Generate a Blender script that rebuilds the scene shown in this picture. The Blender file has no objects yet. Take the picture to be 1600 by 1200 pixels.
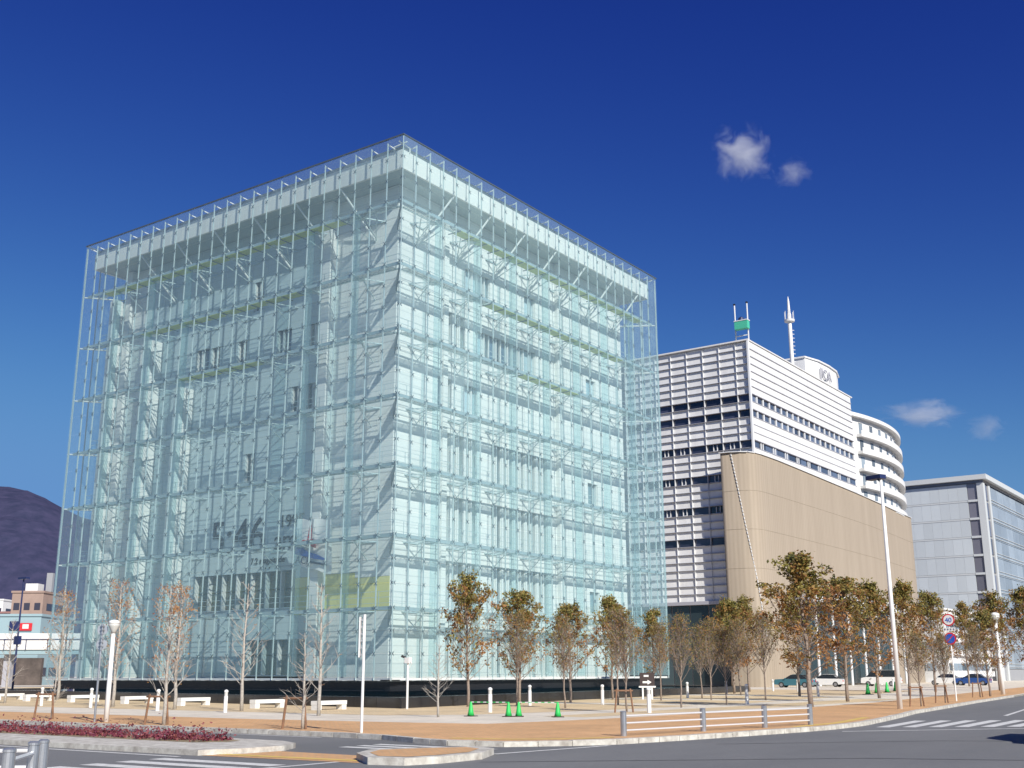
import bpy, math, random
from mathutils import Vector, Matrix
R = math.radians
scn = bpy.context.scene
col = scn.collection

# ------------------------------------------------------------ camera, sky, sun
cam_d = bpy.data.cameras.new('camera')
cam_d.sensor_width = 36.0
cam_d.lens = 36.0 * 1763.0 / 1600.0
cam_d.clip_start = 0.5
cam_d.clip_end = 9000
cam = bpy.data.objects.new('camera', cam_d)
col.objects.link(cam)
cam.location = (46.54, -52.84, 1.65)
YAW, PIT, ROLL = -0.618, 0.2512, 0.0025
cam.rotation_euler = (Matrix.Rotation(-YAW, 3, 'Z') @ Matrix.Rotation(math.pi / 2 + PIT, 3, 'X')
                      @ Matrix.Rotation(-ROLL, 3, 'Z')).to_euler()
scn.camera = cam

EXPO = 1.25          # linear gain set by the exposure below
SUN_AZ = R(116)      # clockwise from +Y
SUN_EL = R(33)
world = bpy.data.worlds.new('World')
scn.world = world
world.use_nodes = True
wn, wl = world.node_tree.nodes, world.node_tree.links
wn.clear()
sky = wn.new('ShaderNodeTexSky')
sky.sky_type = 'NISHITA'
sky.sun_disc = False
sky.sun_elevation = SUN_EL
sky.sun_rotation = SUN_AZ
sky.altitude = 300
sky.air_density = 1.0
sky.dust_density = 0.15
sky.ozone_density = 3.5
# the camera's steep tone response: each channel of the sky gets its own gain and power
sep = wn.new('ShaderNodeSeparateColor')
cmb = wn.new('ShaderNodeCombineColor')
wl.new(sky.outputs[0], sep.inputs[0])
for ch, (g_in, top, g_pow, g_out) in enumerate(((0.0315, 0.082, 2.2, 320.0), (0.0465, 0.185, 2.12, 106.0), (0.075, 0.50, 1.06, 12.6))):
    m0 = wn.new('ShaderNodeMath'); m0.operation = 'MULTIPLY'; m0.inputs[1].default_value = g_in
    m1 = wn.new('ShaderNodeMath'); m1.operation = 'SMOOTH_MIN'; m1.inputs[1].default_value = top; m1.inputs[2].default_value = top * 0.5
    m2 = wn.new('ShaderNodeMath'); m2.operation = 'POWER'; m2.inputs[1].default_value = g_pow
    m3 = wn.new('ShaderNodeMath'); m3.operation = 'MULTIPLY'; m3.inputs[1].default_value = g_out
    wl.new(sep.outputs[ch], m0.inputs[0]); wl.new(m0.outputs[0], m1.inputs[0]); wl.new(m1.outputs[0], m2.inputs[0])
    wl.new(m2.outputs[0], m3.inputs[0]); wl.new(m3.outputs[0], cmb.inputs[ch])
bg = wn.new('ShaderNodeBackground')
bg.inputs[1].default_value = 0.1 / EXPO
wo = wn.new('ShaderNodeOutputWorld')
wl.new(cmb.outputs[0], bg.inputs[0])
wl.new(bg.outputs[0], wo.inputs[0])

sun_d = bpy.data.lights.new('sun', 'SUN')
sun_d.energy = 4.8
sun_d.angle = R(0.55)
sun_d.color = (1.0, 0.95, 0.86)
sun = bpy.data.objects.new('sun', sun_d)
col.objects.link(sun)
sdir = Vector((math.sin(SUN_AZ) * math.cos(SUN_EL), math.cos(SUN_AZ) * math.cos(SUN_EL), math.sin(SUN_EL)))
sun.rotation_euler = sdir.to_track_quat('Z', 'Y').to_euler()
sun.location = (60, -60, 80)

scn.view_settings.view_transform = 'Standard'
scn.view_settings.look = 'None'
scn.view_settings.exposure = math.log2(EXPO)
scn.view_settings.gamma = 1.0
scn.cycles.transparent_max_bounces = 48
scn.cycles.max_bounces = 7
scn.cycles.diffuse_bounces = 3
scn.cycles.glossy_bounces = 3
scn.cycles.transmission_bounces = 4
scn.cycles.volume_bounces = 4
scn.cycles.caustics_reflective = False
scn.cycles.caustics_refractive = False
scn.cycles.sample_clamp_indirect = 6.0

# ------------------------------------------------------------ helpers
class MB:
    def __init__(s):
        s.v, s.f, s.m = [], [], []
        s.mi = 0
    def box(s, x0, x1, y0, y1, z0, z1):
        if x0 > x1: x0, x1 = x1, x0
        if y0 > y1: y0, y1 = y1, y0
        n = len(s.v)
        s.v += [(x0, y0, z0), (x1, y0, z0), (x1, y1, z0), (x0, y1, z0), (x0, y0, z1), (x1, y0, z1), (x1, y1, z1), (x0, y1, z1)]
        s.f += [(n, n+3, n+2, n+1), (n+4, n+5, n+6, n+7), (n, n+1, n+5, n+4), (n+1, n+2, n+6, n+5), (n+2, n+3, n+7, n+6), (n+3, n, n+4, n+7)]
        s.m += [s.mi] * 6
        return s
    def tube(s, pts, rad, k=6, cap=True):
        pts = [Vector(p) for p in pts]
        if not isinstance(rad, (list, tuple)): rad = [rad] * len(pts)
        n0 = len(s.v)
        for i, p in enumerate(pts):
            t = (pts[min(i+1, len(pts)-1)] - pts[max(i-1, 0)])
            if t.length < 1e-9: t = Vector((0, 0, 1))
            t.normalize()
            a = t.cross(Vector((0, 0, 1)) if abs(t.z) < 0.95 else Vector((1, 0, 0))).normalized()
            b = t.cross(a)
            for j in range(k):
                q = 2 * math.pi * j / k
                s.v.append(tuple(p + (a * math.cos(q) + b * math.sin(q)) * rad[i]))
        for i in range(len(pts) - 1):
            for j in range(k):
                s.f.append((n0+i*k+j, n0+(i+1)*k+j, n0+(i+1)*k+(j+1) % k, n0+i*k+(j+1) % k)); s.m.append(s.mi)
        if cap:
            s.f.append(tuple(n0+j for j in range(k))); s.m.append(s.mi)
            e = n0 + (len(pts)-1)*k
            s.f.append(tuple(e+k-1-j for j in range(k))); s.m.append(s.mi)
        return s
    def bar(s, a, b, w, h=None):
        a, b = Vector(a), Vector(b)
        h = h or w
        t = (b - a).normalized()
        u = t.cross(Vector((0, 0, 1)) if abs(t.z) < 0.95 else Vector((1, 0, 0))).normalized() * w / 2
        v = t.cross(u).normalized() * h / 2
        n = len(s.v)
        for p in (a, b):
            for q in (-u-v, u-v, u+v, -u+v): s.v.append(tuple(p + q))
        s.f += [(n, n+1, n+2, n+3), (n+7, n+6, n+5, n+4), (n, n+4, n+5, n+1), (n+1, n+5, n+6, n+2), (n+2, n+6, n+7, n+3), (n+3, n+7, n+4, n)]
        s.m += [s.mi] * 6
        return s
    def lathe(s, prof, c=(0, 0, 0), k=16):
        n0 = len(s.v)
        for r_, z in prof:
            for j in range(k):
                q = 2 * math.pi * j / k
                s.v.append((c[0] + r_ * math.cos(q), c[1] + r_ * math.sin(q), c[2] + z))
        for i in range(len(prof) - 1):
            for j in range(k):
                s.f.append((n0+i*k+j, n0+i*k+(j+1) % k, n0+(i+1)*k+(j+1) % k, n0+(i+1)*k+j)); s.m.append(s.mi)
        s.f.append(tuple(n0+k-1-j for j in range(k))); s.m.append(s.mi)
        e = n0 + (len(prof)-1)*k
        s.f.append(tuple(e+j for j in range(k))); s.m.append(s.mi)
        return s
    def prism(s, poly, z0, z1):
        n, k = len(s.v), len(poly)
        ar = sum(poly[i][0]*poly[(i+1) % k][1] - poly[(i+1) % k][0]*poly[i][1] for i in range(k))
        if ar < 0: poly = poly[::-1]
        s.v += [(x, y, z0) for x, y in poly] + [(x, y, z1) for x, y in poly]
        s.f.append(tuple(n+k-1-i for i in range(k))); s.f.append(tuple(n+k+i for i in range(k)))
        for i in range(k): s.f.append((n+i, n+(i+1) % k, n+k+(i+1) % k, n+k+i))
        s.m += [s.mi] * (k + 2)
        return s
    def mesh(s, name, mats, smooth=False):
        me = bpy.data.meshes.new(name)
        me.from_pydata(s.v, [], s.f)
        for m in (mats if isinstance(mats, (list, tuple)) else [mats]): me.materials.append(m)
        if any(s.m): me.polygons.foreach_set('material_index', s.m)
        if smooth: me.polygons.foreach_set('use_smooth', [True] * len(me.polygons))
        me.update()
        return me
    def build(s, name, mats, parent=None, smooth=False):
        return put(name, s.mesh(name, mats, smooth), parent)

def put(name, me, parent=None, loc=(0, 0, 0), rot=None):
    o = bpy.data.objects.new(name, me)
    col.objects.link(o)
    o.location = loc
    if rot is not None: o.rotation_euler = rot
    if parent is not None:
        o.parent = parent
        if 'wc' in parent: o.matrix_parent_inverse = Matrix.Translation(-parent.location)
    return o

def tag(o, label=None, cat=None, group=None, kind=None):
    if label: o['label'] = label
    if cat: o['category'] = cat
    if group: o['group'] = group
    if kind: o['kind'] = kind
    return o

def thing(name, label, cat, loc=(0, 0, 0), rz=0, group=None, world_coords=False):
    o = bpy.data.objects.new(name, None)
    col.objects.link(o)
    o.empty_display_size = 0.3
    o.location = loc
    o.rotation_euler = (0, 0, rz)
    if world_coords: o['wc'] = 1
    return tag(o, label, cat, group)

def dup(root, loc, rz=0, sc=1.0, label=None, group=None, parent=None):
    c = root.copy(); col.objects.link(c)
    c.parent = parent
    if parent is None:
        c.location = loc; c.rotation_euler = (0, 0, rz); c.scale = (sc, sc, sc) if not isinstance(sc, tuple) else sc
        if label: c['label'] = label
        if group: c['group'] = group
    for ch in [o for o in bpy.data.objects if o.parent == root]:
        dup(ch, None, parent=c)
    return c

# ------------------------------------------------------------ materials
def mat(name, c, rough=0.6, metal=0.0, var=0.0, scale=3.0, spec=0.5, bump=0.0, bscale=30.0, c2=None, coat=0.0):
    m = bpy.data.materials.new(name); m.use_nodes = True
    nt = m.node_tree; N, L = nt.nodes, nt.links
    b = N['Principled BSDF']
    b.inputs['Base Color'].default_value = (*c, 1)
    b.inputs['Roughness'].default_value = rough
    b.inputs['Metallic'].default_value = metal
    b.inputs['Specular IOR Level'].default_value = spec
    if coat: b.inputs['Coat Weight'].default_value = coat
    tc = N.new('ShaderNodeTexCoord')
    if var > 0 or c2:
        nz = N.new('ShaderNodeTexNoise'); nz.inputs['Scale'].default_value = scale; nz.inputs['Detail'].default_value = 6
        nz.inputs['Roughness'].default_value = 0.65
        L.new(tc.outputs['Object'], nz.inputs['Vector'])
        rp = N.new('ShaderNodeValToRGB')
        d = c2 if c2 else tuple(x * (1 - var) for x in c)
        u = c if c2 else tuple(min(1, x * (1 + var)) for x in c)
        rp.color_ramp.elements[0].position = 0.32; rp.color_ramp.elements[1].position = 0.68
        rp.color_ramp.elements[0].color = (*d, 1); rp.color_ramp.elements[1].color = (*u, 1)
        L.new(nz.outputs['Fac'], rp.inputs[0]); L.new(rp.outputs[0], b.inputs['Base Color'])
    if bump > 0:
        n2 = N.new('ShaderNodeTexNoise'); n2.inputs['Scale'].default_value = bscale; n2.inputs['Detail'].default_value = 4
        L.new(tc.outputs['Object'], n2.inputs['Vector'])
        bp = N.new('ShaderNodeBump'); bp.inputs['Strength'].default_value = bump; bp.inputs['Distance'].default_value = 0.02
        L.new(n2.outputs['Fac'], bp.inputs['Height']); L.new(bp.outputs[0], b.inputs['Normal'])
    return m

def glassmat(name, tintc, frit, refl=1.0, rough=0.02, fritc=(0.75, 0.9, 0.9)):
    """thin architectural glass: tinted see-through, fresnel mirror, faint milky ceramic print"""
    m = bpy.data.materials.new(name); m.use_nodes = True
    nt = m.node_tree; N, L = nt.nodes, nt.links; N.clear()
    out = N.new('ShaderNodeOutputMaterial')
    tr = N.new('ShaderNodeBsdfTransparent'); tr.inputs[0].default_value = (*tintc, 1)
    df = N.new('ShaderNodeBsdfDiffuse'); df.inputs[0].default_value = (*fritc, 1)
    tl = N.new('ShaderNodeBsdfTranslucent'); tl.inputs[0].default_value = (*fritc, 1)
    mf = N.new('ShaderNodeMixShader'); mf.inputs[0].default_value = 0.4
    L.new(df.outputs[0], mf.inputs[1]); L.new(tl.outputs[0], mf.inputs[2])
    m1 = N.new('ShaderNodeMixShader'); m1.inputs[0].default_value = frit
    L.new(tr.outputs[0], m1.inputs[1]); L.new(mf.outputs[0], m1.inputs[2])
    gl = N.new('ShaderNodeBsdfGlossy'); gl.inputs['Roughness'].default_value = rough
    gl.inputs[0].default_value = (0.9, 0.97, 1.0, 1)
    fr = N.new('ShaderNodeLayerWeight'); fr.inputs[0].default_value = 0.5
    pw = N.new('ShaderNodeMath'); pw.operation = 'POWER'; pw.inputs[1].default_value = 5.0
    L.new(fr.outputs['Facing'], pw.inputs[0])
    mu = N.new('ShaderNodeMath'); mu.operation = 'MULTIPLY_ADD'; mu.inputs[1].default_value = 0.95 * refl; mu.inputs[2].default_value = 0.045 * refl
    L.new(pw.outputs[0], mu.inputs[0])
    m2 = N.new('ShaderNodeMixShader')
    L.new(mu.outputs[0], m2.inputs[0]); L.new(m1.outputs[0], m2.inputs[1]); L.new(gl.outputs[0], m2.inputs[2])
    L.new(m2.outputs[0], out.inputs[0])
    if frit > 0.05:
        oi = N.new('ShaderNodeObjectInfo'); mr = N.new('ShaderNodeMapRange')
        mr.inputs[3].default_value = frit * 0.78; mr.inputs[4].default_value = frit * 1.22
        L.new(oi.outputs['Random'], mr.inputs[0]); L.new(mr.outputs[0], m1.inputs[0])
    return m

def vary(m, lo, hi, lighter=None):
    """tone that differs a little from piece to piece"""
    N, L = m.node_tree.nodes, m.node_tree.links
    b = N['Principled BSDF']; inp = b.inputs['Base Color']
    oi = N.new('ShaderNodeObjectInfo'); mr = N.new('ShaderNodeMapRange')
    mr.inputs[3].default_value = lo; mr.inputs[4].default_value = hi
    L.new(oi.outputs['Random'], mr.inputs[0])
    mx = N.new('ShaderNodeMix'); mx.data_type = 'RGBA'; mx.blend_type = 'MULTIPLY'; mx.inputs[0].default_value = 1.0
    if inp.is_linked:
        L.new(inp.links[0].from_socket, mx.inputs[6])
    else:
        mx.inputs[6].default_value = inp.default_value
    L.new(mr.outputs[0], mx.inputs[7]); L.new(mx.outputs[2], inp)
    return m

M = {}
M['pane'] = glassmat('skin_glass', (0.945, 0.984, 0.987), 0.122, fritc=(0.71, 0.93, 0.94))
M['fin'] = glassmat('fin_glass', (0.86, 0.95, 0.96), 0.10, 0.6, fritc=(0.6, 0.76, 0.8))
M['steel'] = mat('painted_steel', (0.52, 0.63, 0.64), 0.35, 0.2)
M['mullion'] = mat('pale_mullion', (0.60, 0.71, 0.72), 0.35, 0.15)
M['band'] = mat('blue_grey_edge_beam', (0.36, 0.47, 0.51), 0.45, 0.1)
M['steel_white'] = mat('white_steel', (0.82, 0.84, 0.82), 0.35, 0.1)
M['steel_dark'] = mat('dark_steel', (0.12, 0.16, 0.20), 0.4, 0.4)
M['grating'] = glassmat('open_grating', (1, 1, 1), 0.42, 0.0, fritc=(0.32, 0.38, 0.38))
M['catwalk'] = mat('yellow_green_deck', (0.44, 0.52, 0.14), 0.5, 0, 0.15, 4)
M['fascia'] = mat('fascia_panel', (0.84, 0.84, 0.80), 0.55)
M['soffit'] = mat('soffit', (0.44, 0.51, 0.53), 0.6)
M['core'] = mat('core_wall', (0.50, 0.56, 0.60), 0.7)
M['yellow'] = mat('yellow_wall', (0.74, 0.68, 0.22), 0.6)
M['win_dark'] = mat('dark_window_glass', (0.02, 0.035, 0.045), 0.08, 0, spec=0.8)
M['win_green'] = mat('green_window_glass', (0.05, 0.085, 0.045), 0.1, 0, spec=0.6, c2=(0.10, 0.07, 0.03), scale=0.6)
M['win_pale'] = mat('pale_window_glass', (0.30, 0.40, 0.44), 0.10, 0, spec=0.8)
M['win_blue'] = mat('blue_window_glass', (0.07, 0.13, 0.19), 0.08, 0, spec=0.8)
M['granite'] = mat('black_granite', (0.016, 0.017, 0.020), 0.16, 0, spec=0.6)
M['water'] = mat('pool_water', (0.01, 0.02, 0.022), 0.05, 0, spec=0.7, bump=0.12, bscale=3)
M['ink'] = mat('dark_lettering', (0.008, 0.008, 0.03), 0.6)
M['ink_black'] = mat('black_lettering', (0.015, 0.015, 0.02), 0.6)

def cladding(name, ca, cb):
    m = bpy.data.materials.new(name); m.use_nodes = True
    nt = m.node_tree; N, L = nt.nodes, nt.links; b = N['Principled BSDF']
    b.inputs['Roughness'].default_value = 0.5
    tc = N.new('ShaderNodeTexCoord'); sp = N.new('ShaderNodeSeparateXYZ')
    L.new(tc.outputs['Object'], sp.inputs[0])
    mo = N.new('ShaderNodeMath'); mo.operation = 'FRACT'
    dv = N.new('ShaderNodeMath'); dv.operation = 'MULTIPLY'; dv.inputs[1].default_value = 1 / 0.5625
    L.new(sp.outputs[2], dv.inputs[0]); L.new(dv.outputs[0], mo.inputs[0])
    lt = N.new('ShaderNodeMath'); lt.operation = 'LESS_THAN'; lt.inputs[1].default_value = 0.07
    L.new(mo.outputs[0], lt.inputs[0])
    mx = N.new('ShaderNodeMix'); mx.data_type = 'RGBA'
    mx.inputs[6].default_value = (*ca, 1); mx.inputs[7].default_value = (*cb, 1)
    L.new(lt.outputs[0], mx.inputs[0]); L.new(mx.outputs[2], b.inputs['Base Color'])
    bp = N.new('ShaderNodeBump'); bp.invert = True; bp.inputs['Strength'].default_value = 0.6; bp.inputs['Distance'].default_value = 0.02
    L.new(lt.outputs[0], bp.inputs['Height']); L.new(bp.outputs[0], b.inputs['Normal'])
    return m
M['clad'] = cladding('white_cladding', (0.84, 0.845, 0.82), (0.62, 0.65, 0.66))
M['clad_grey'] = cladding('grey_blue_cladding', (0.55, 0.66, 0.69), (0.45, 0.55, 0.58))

for k_ in ('clad', 'clad_grey', 'fascia'): vary(M[k_], 0.95, 1.03)
for k_ in ('win_dark', 'win_pale', 'win_blue'): vary(M[k_], 0.6, 1.7)
vary(M['granite'], 0.7, 1.6)

def paving(name, ca, cb, mortar, bw, bh, rot=0.0, off=0.5):
    m = bpy.data.materials.new(name); m.use_nodes = True
    nt = m.node_tree; N, L = nt.nodes, nt.links; b = N['Principled BSDF']
    b.inputs['Roughness'].default_value = 0.85
    tc = N.new('ShaderNodeTexCoord'); mp = N.new('ShaderNodeMapping')
    mp.inputs['Rotation'].default_value = (0, 0, rot)
    L.new(tc.outputs['Object'], mp.inputs[0])
    bk = N.new('ShaderNodeTexBrick')
    bk.inputs['Color1'].default_value = (*ca, 1); bk.inputs['Color2'].default_value = (*cb, 1); bk.inputs['Mortar'].default_value = (*mortar, 1)
    bk.inputs['Scale'].default_value = 1.0; bk.inputs['Mortar Size'].default_value = 0.012
    bk.inputs['Brick Width'].default_value = bw; bk.inputs['Row Height'].default_value = bh
    bk.offset = off
    L.new(mp.outputs[0], bk.inputs['Vector'])
    nz = N.new('ShaderNodeTexNoise'); nz.inputs['Scale'].default_value = 0.35; nz.inputs['Detail'].default_value = 8; nz.inputs['Roughness'].default_value = 0.7
    L.new(tc.outputs['Object'], nz.inputs['Vector'])
    rp = N.new('ShaderNodeValToRGB'); rp.color_ramp.elements[0].position = 0.3; rp.color_ramp.elements[1].position = 0.7
    rp.color_ramp.elements[0].color = (0.78, 0.78, 0.78, 1); rp.color_ramp.elements[1].color = (1.12, 1.1, 1.08, 1)
    L.new(nz.outputs['Fac'], rp.inputs[0])
    mx = N.new('ShaderNodeMix'); mx.data_type = 'RGBA'; mx.blend_type = 'MULTIPLY'; mx.inputs[0].default_value = 1
    L.new(bk.outputs['Color'], mx.inputs[6]); L.new(rp.outputs[0], mx.inputs[7])
    L.new(mx.outputs[2], b.inputs['Base Color'])
    bp = N.new('ShaderNodeBump'); bp.inputs['Strength'].default_value = 0.4; bp.inputs['Distance'].default_value = 0.01
    L.new(bk.outputs['Fac'], bp.inputs['Height']); bp.invert = True; L.new(bp.outputs[0], b.inputs['Normal'])
    return m
M['orange_pave'] = paving('orange_brick_paving', (0.74, 0.43, 0.20), (0.62, 0.35, 0.16), (0.52, 0.36, 0.21), 0.22, 0.11)
M['tan_pave'] = paving('tan_brick_paving', (0.76, 0.60, 0.37), (0.68, 0.52, 0.31), (0.58, 0.47, 0.31), 0.22, 0.11)
M['pale_pave'] = paving('pale_stone_paving', (0.76, 0.70, 0.59), (0.70, 0.64, 0.54), (0.58, 0.53, 0.45), 0.6, 0.6)

def asphalt():
    m = mat('asphalt', (0.085, 0.088, 0.092), 0.85, 0, spec=0.3, bump=0.5, bscale=60)
    nt = m.node_tree; N, L = nt.nodes, nt.links; b = N['Principled BSDF']
    tc = N.new('ShaderNodeTexCoord')
    n1 = N.new('ShaderNodeTexNoise'); n1.inputs['Scale'].default_value = 0.12; n1.inputs['Detail'].default_value = 8; n1.inputs['Roughness'].default_value = 0.6
    mp = N.new('ShaderNodeMapping'); mp.inputs['Scale'].default_value = (1, 0.35, 1)
    L.new(tc.outputs['Object'], mp.inputs[0]); L.new(mp.outputs[0], n1.inputs['Vector'])
    n2 = N.new('ShaderNodeTexNoise'); n2.inputs['Scale'].default_value = 25; n2.inputs['Detail'].default_value = 3
    L.new(tc.outputs['Object'], n2.inputs['Vector'])
    ad = N.new('ShaderNodeMath'); ad.operation = 'MULTIPLY_ADD'; ad.inputs[1].default_value = 0.35
    L.new(n2.outputs['Fac'], ad.inputs[0]); L.new(n1.outputs['Fac'], ad.inputs[2])
    rp = N.new('ShaderNodeValToRGB'); rp.color_ramp.elements[0].position = 0.45; rp.color_ramp.elements[1].position = 0.95
    rp.color_ramp.elements[0].color = (0.135, 0.14, 0.145, 1); rp.color_ramp.elements[1].color = (0.225, 0.226, 0.226, 1)
    L.new(ad.outputs[0], rp.inputs[0]); L.new(rp.outputs[0], b.inputs['Base Color'])
    return m
M['asphalt'] = asphalt()
M['kerb'] = mat('kerb_stone', (0.52, 0.50, 0.45), 0.8, 0, 0.25, 2.0, bump=0.3)
M['kerb_white'] = mat('worn_white_kerb', (0.70, 0.68, 0.61), 0.8, 0, scale=3.0, c2=(0.34, 0.31, 0.27), bump=0.4)
M['roadpaint'] = mat('road_paint', (0.78, 0.78, 0.75), 0.7, 0, scale=6.0, c2=(0.52, 0.52, 0.50))
M['tactile'] = mat('yellow_tactile', (0.70, 0.50, 0.13), 0.7, 0, 0.12, 2.0)
M['patch'] = mat('asphalt_patch', (0.09, 0.092, 0.096), 0.85, 0, 0.2, 3)
M['soil'] = mat('soil', (0.30, 0.24, 0.15), 0.95, 0, 0.4, 3.0, bump=0.6)
M['stone_white'] = mat('white_stone', (0.74, 0.74, 0.71), 0.6, 0, 0.08, 4)
M['white_paint'] = mat('white_paint', (0.80, 0.80, 0.78), 0.4)
M['galv'] = mat('galvanised_steel', (0.50, 0.52, 0.54), 0.32, 0.75, 0.1, 5)
M['galv_bright'] = mat('bright_steel', (0.74, 0.75, 0.76), 0.35, 0.25)
M['wood'] = mat('stake_wood', (0.22, 0.12, 0.07), 0.8, 0, 0.3, 6)
M['red_paint'] = mat('red_paint', (0.62, 0.03, 0.04), 0.4)
M['blue_paint'] = mat('blue_paint', (0.02, 0.10, 0.50), 0.4)
M['navy_paint'] = mat('navy_paint', (0.02, 0.03, 0.10), 0.4)
M['black'] = mat('black_plastic', (0.02, 0.02, 0.022), 0.5)
M['brownboard'] = mat('dark_sign_board', (0.045, 0.03, 0.03), 0.45)
M['cone_green'] = mat('green_cone', (0.03, 0.50, 0.10), 0.45)
M['rubber'] = mat('rubber', (0.05, 0.03, 0.03), 0.8)
M['globe'] = mat('lamp_globe', (0.55, 0.55, 0.52), 0.3)

# ------------------------------------------------------------ ground, roads, pavements
def sheet(name, poly, z, m, kind='structure'):
    me = bpy.data.meshes.new(name)
    ar = sum(poly[i][0]*poly[(i+1) % len(poly)][1] - poly[(i+1) % len(poly)][0]*poly[i][1] for i in range(len(poly)))
    if ar < 0: poly = poly[::-1]
    me.from_pydata([(x, y, z) for x, y in poly], [], [tuple(range(len(poly)))])
    me.materials.append(m)
    o = put(name, me)
    if kind: o['kind'] = kind
    return o

def structure(name, mb, m):
    return tag(mb.build(name, m), kind='structure')

RZ = -0.12
sheet('road', [(-4000, -4000), (4000, -4000), (4000, 4000), (-4000, 4000)], RZ, M['asphalt'])

kerb_line = [(-260, -28.0), (22.5, -28.0), (24.6, -28.25), (26.4, -29.0), (27.8, -29.35), (29.3, -29.0), (30.5, -27.7), (31.15, -26.6),
             (31.7, -24.2), (32.3, -21.0), (32.75, -18.2), (33.0, -15.8), (32.9, -12.6), (32.3, -8.4), (31.6, -4.0), (30.9, 0.0),
             (29.9, 9.0), (28.6, 20.0), (26.7, 38.5), (21.0, 90), (14.0, 150), (8.0, 330)]
plaza_poly = kerb_line + [(-260, 330)]
structure('plaza_pavement', MB().prism(plaza_poly, -0.5, 0.0), M['pale_pave'])
inner_line = [(-260, -22.6), (12, -22.2), (20.1, -21.4), (22.7, -20.8), (23.3, -18.2), (23.8, -15.2), (24.6, -5.0), (25.0, 1.6), (24.75, 12.8), (22.3, 36), (17.2, 85), (11.0, 145), (5.2, 330)]
def offset(line, d):
    out = []
    for i, p in enumerate(line):
        a = Vector(line[max(i-1, 0)]); b = Vector(line[min(i+1, len(line)-1)])
        t = (b - a).normalized(); n = Vector((-t.y, t.x))
        out.append((p[0] + n.x*d, p[1] + n.y*d))
    return out
kin = offset(kerb_line, 0.24)
sheet('brick_pavement', inner_line + kin[::-1], 0.004, M['orange_pave'])
# tan paved squares between the pale walks
sheet('forecourt_paving', [(-260, -17.2), (14.2, -16.6), (17.0, -13.9), (18.2, -8.0), (18.9, -1.0), (18.9, 2.6), (-260, 2.6)], 0.004, M['tan_pave'])
sheet('forecourt_paving', [(-100, 5.2), (19.2, 5.2), (18.7, 14.0), (-100, 14.0)], 0.004, M['tan_pave'])
sheet('forecourt_paving', [(-100, 17.0), (18.2, 17.0), (17.4, 28.0), (-100, 28.0)], 0.004, M['tan_pave'])
sheet('forecourt_paving', [(-100, 32.0), (16.9, 32.0), (14.0, 60.0), (-100, 60.0)], 0.004, M['tan_pave'])
sheet('forecourt_paving', [(20.4, -14.0), (22.4, -14.0), (23.6, 2.6), (23.4, 22.0), (20.8, 22), (21.2, 2.0)], 0.004, M['tan_pave'])

# kerb stones along the plaza: each stone a child of the kerb
def kerb(name, line, w, z1, m, joint=0.015, step=0.9, start=0, stop=999, closed=False):
    """kerb of separate stones laid along a line; far stretches are joined"""
    root = structure(name, MB().prism(line + offset(line, w)[::-1], -0.5, z1 - 0.02), M['kerb'])
    n = 0
    far = MB()
    for i in range(len(line) - 1):
        a, b = Vector(line[i]), Vector(line[i+1])
        L = (b - a).length
        t = (b - a) / L; nn = Vector((-t.y, t.x))
        k = max(1, int(round(L / step)))
        for j in range(k):
            p0 = a + t * (L * j / k + joint); p1 = a + t * (L * (j+1) / k - joint)
            if not (start <= i < stop): continue
            o = -0.012
            poly = [tuple(p0 + nn*o), tuple(p1 + nn*o), tuple(p1 + nn*(w+0.004)), tuple(p0 + nn*(w+0.004))]
            n += 1
            st = MB().prism(poly, -0.2, z1 + random.uniform(-0.006, 0.006)).build('kerb_stone', m, root)
    return root
random.seed(4)
kl = [(-30, -28.0)] + kerb_line[1:]
kerb('kerb', kl, 0.22, 0.012, M['kerb_white'], start=0, stop=18)

# tactile paving strips
def ribbon(line, w, z=0.009):
    return line + offset(line, w)[::-1], z
for ln in ([(27.2, -28.55), (28.9, -28.1), (30.2, -26.9), (30.7, -25.9)], [(32.45, -17.6), (32.55, -14.0), (31.75, -8.6)]):
    p, z = ribbon(ln, 0.30)
    tag(sheet('tactile_strip', p, z, M['tactile']), kind='structure')

# planted traffic island and the small refuge
def island(name, poly, kerb_m, top_m, h=0.12):
    o = structure(name, MB().prism(poly, -0.4, RZ + h), kerb_m)
    c = Vector((sum(p[0] for p in poly)/len(poly), sum(p[1] for p in poly)/len(poly)))
    return o
isl = [(-200, -31.5), (22.0, -31.5), (24.2, -31.6), (25.2, -32.1), (25.75, -33.0), (25.7, -34.3), (25.35, -35.25), (20, -35.3), (-200, -35.3)]
island('traffic_island', isl, M['kerb_white'], M['soil'])
sheet('planting_bed', [(-200, -31.9), (21.5, -31.9), (23.2, -32.1), (23.5, -32.8), (22.9, -33.4), (-200, -33.5)], RZ + 0.126, M['soil'])
ref = [(28.65, -33.2), (29.15, -32.1), (29.95, -30.95), (30.7, -31.3), (31.35, -32.6), (31.35, -34.0), (31.1, -34.85), (30.3, -35.05), (29.2, -34.2)]
island('traffic_refuge', ref, M['kerb_white'], M['kerb'], 0.14)
cx, cy = 30.1, -33.2
sheet('refuge_paving', [(cx + (x-cx)*0.78, cy + (y-cy)*0.8) for x, y in ref], RZ + 0.147, M['orange_pave'])
sheet('crossing_path', [(25.8, -33.2), (28.6, -33.25), (29.2, -34.25), (29.9, -34.85), (25.4, -35.2), (25.75, -34.3)], RZ + 0.006, M['orange_pave'])
sheet('tactile_strip', [(25.62, -34.55), (29.3, -34.32), (29.6, -34.58), (25.5, -34.85)], RZ + 0.011, M['tactile'])

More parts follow.
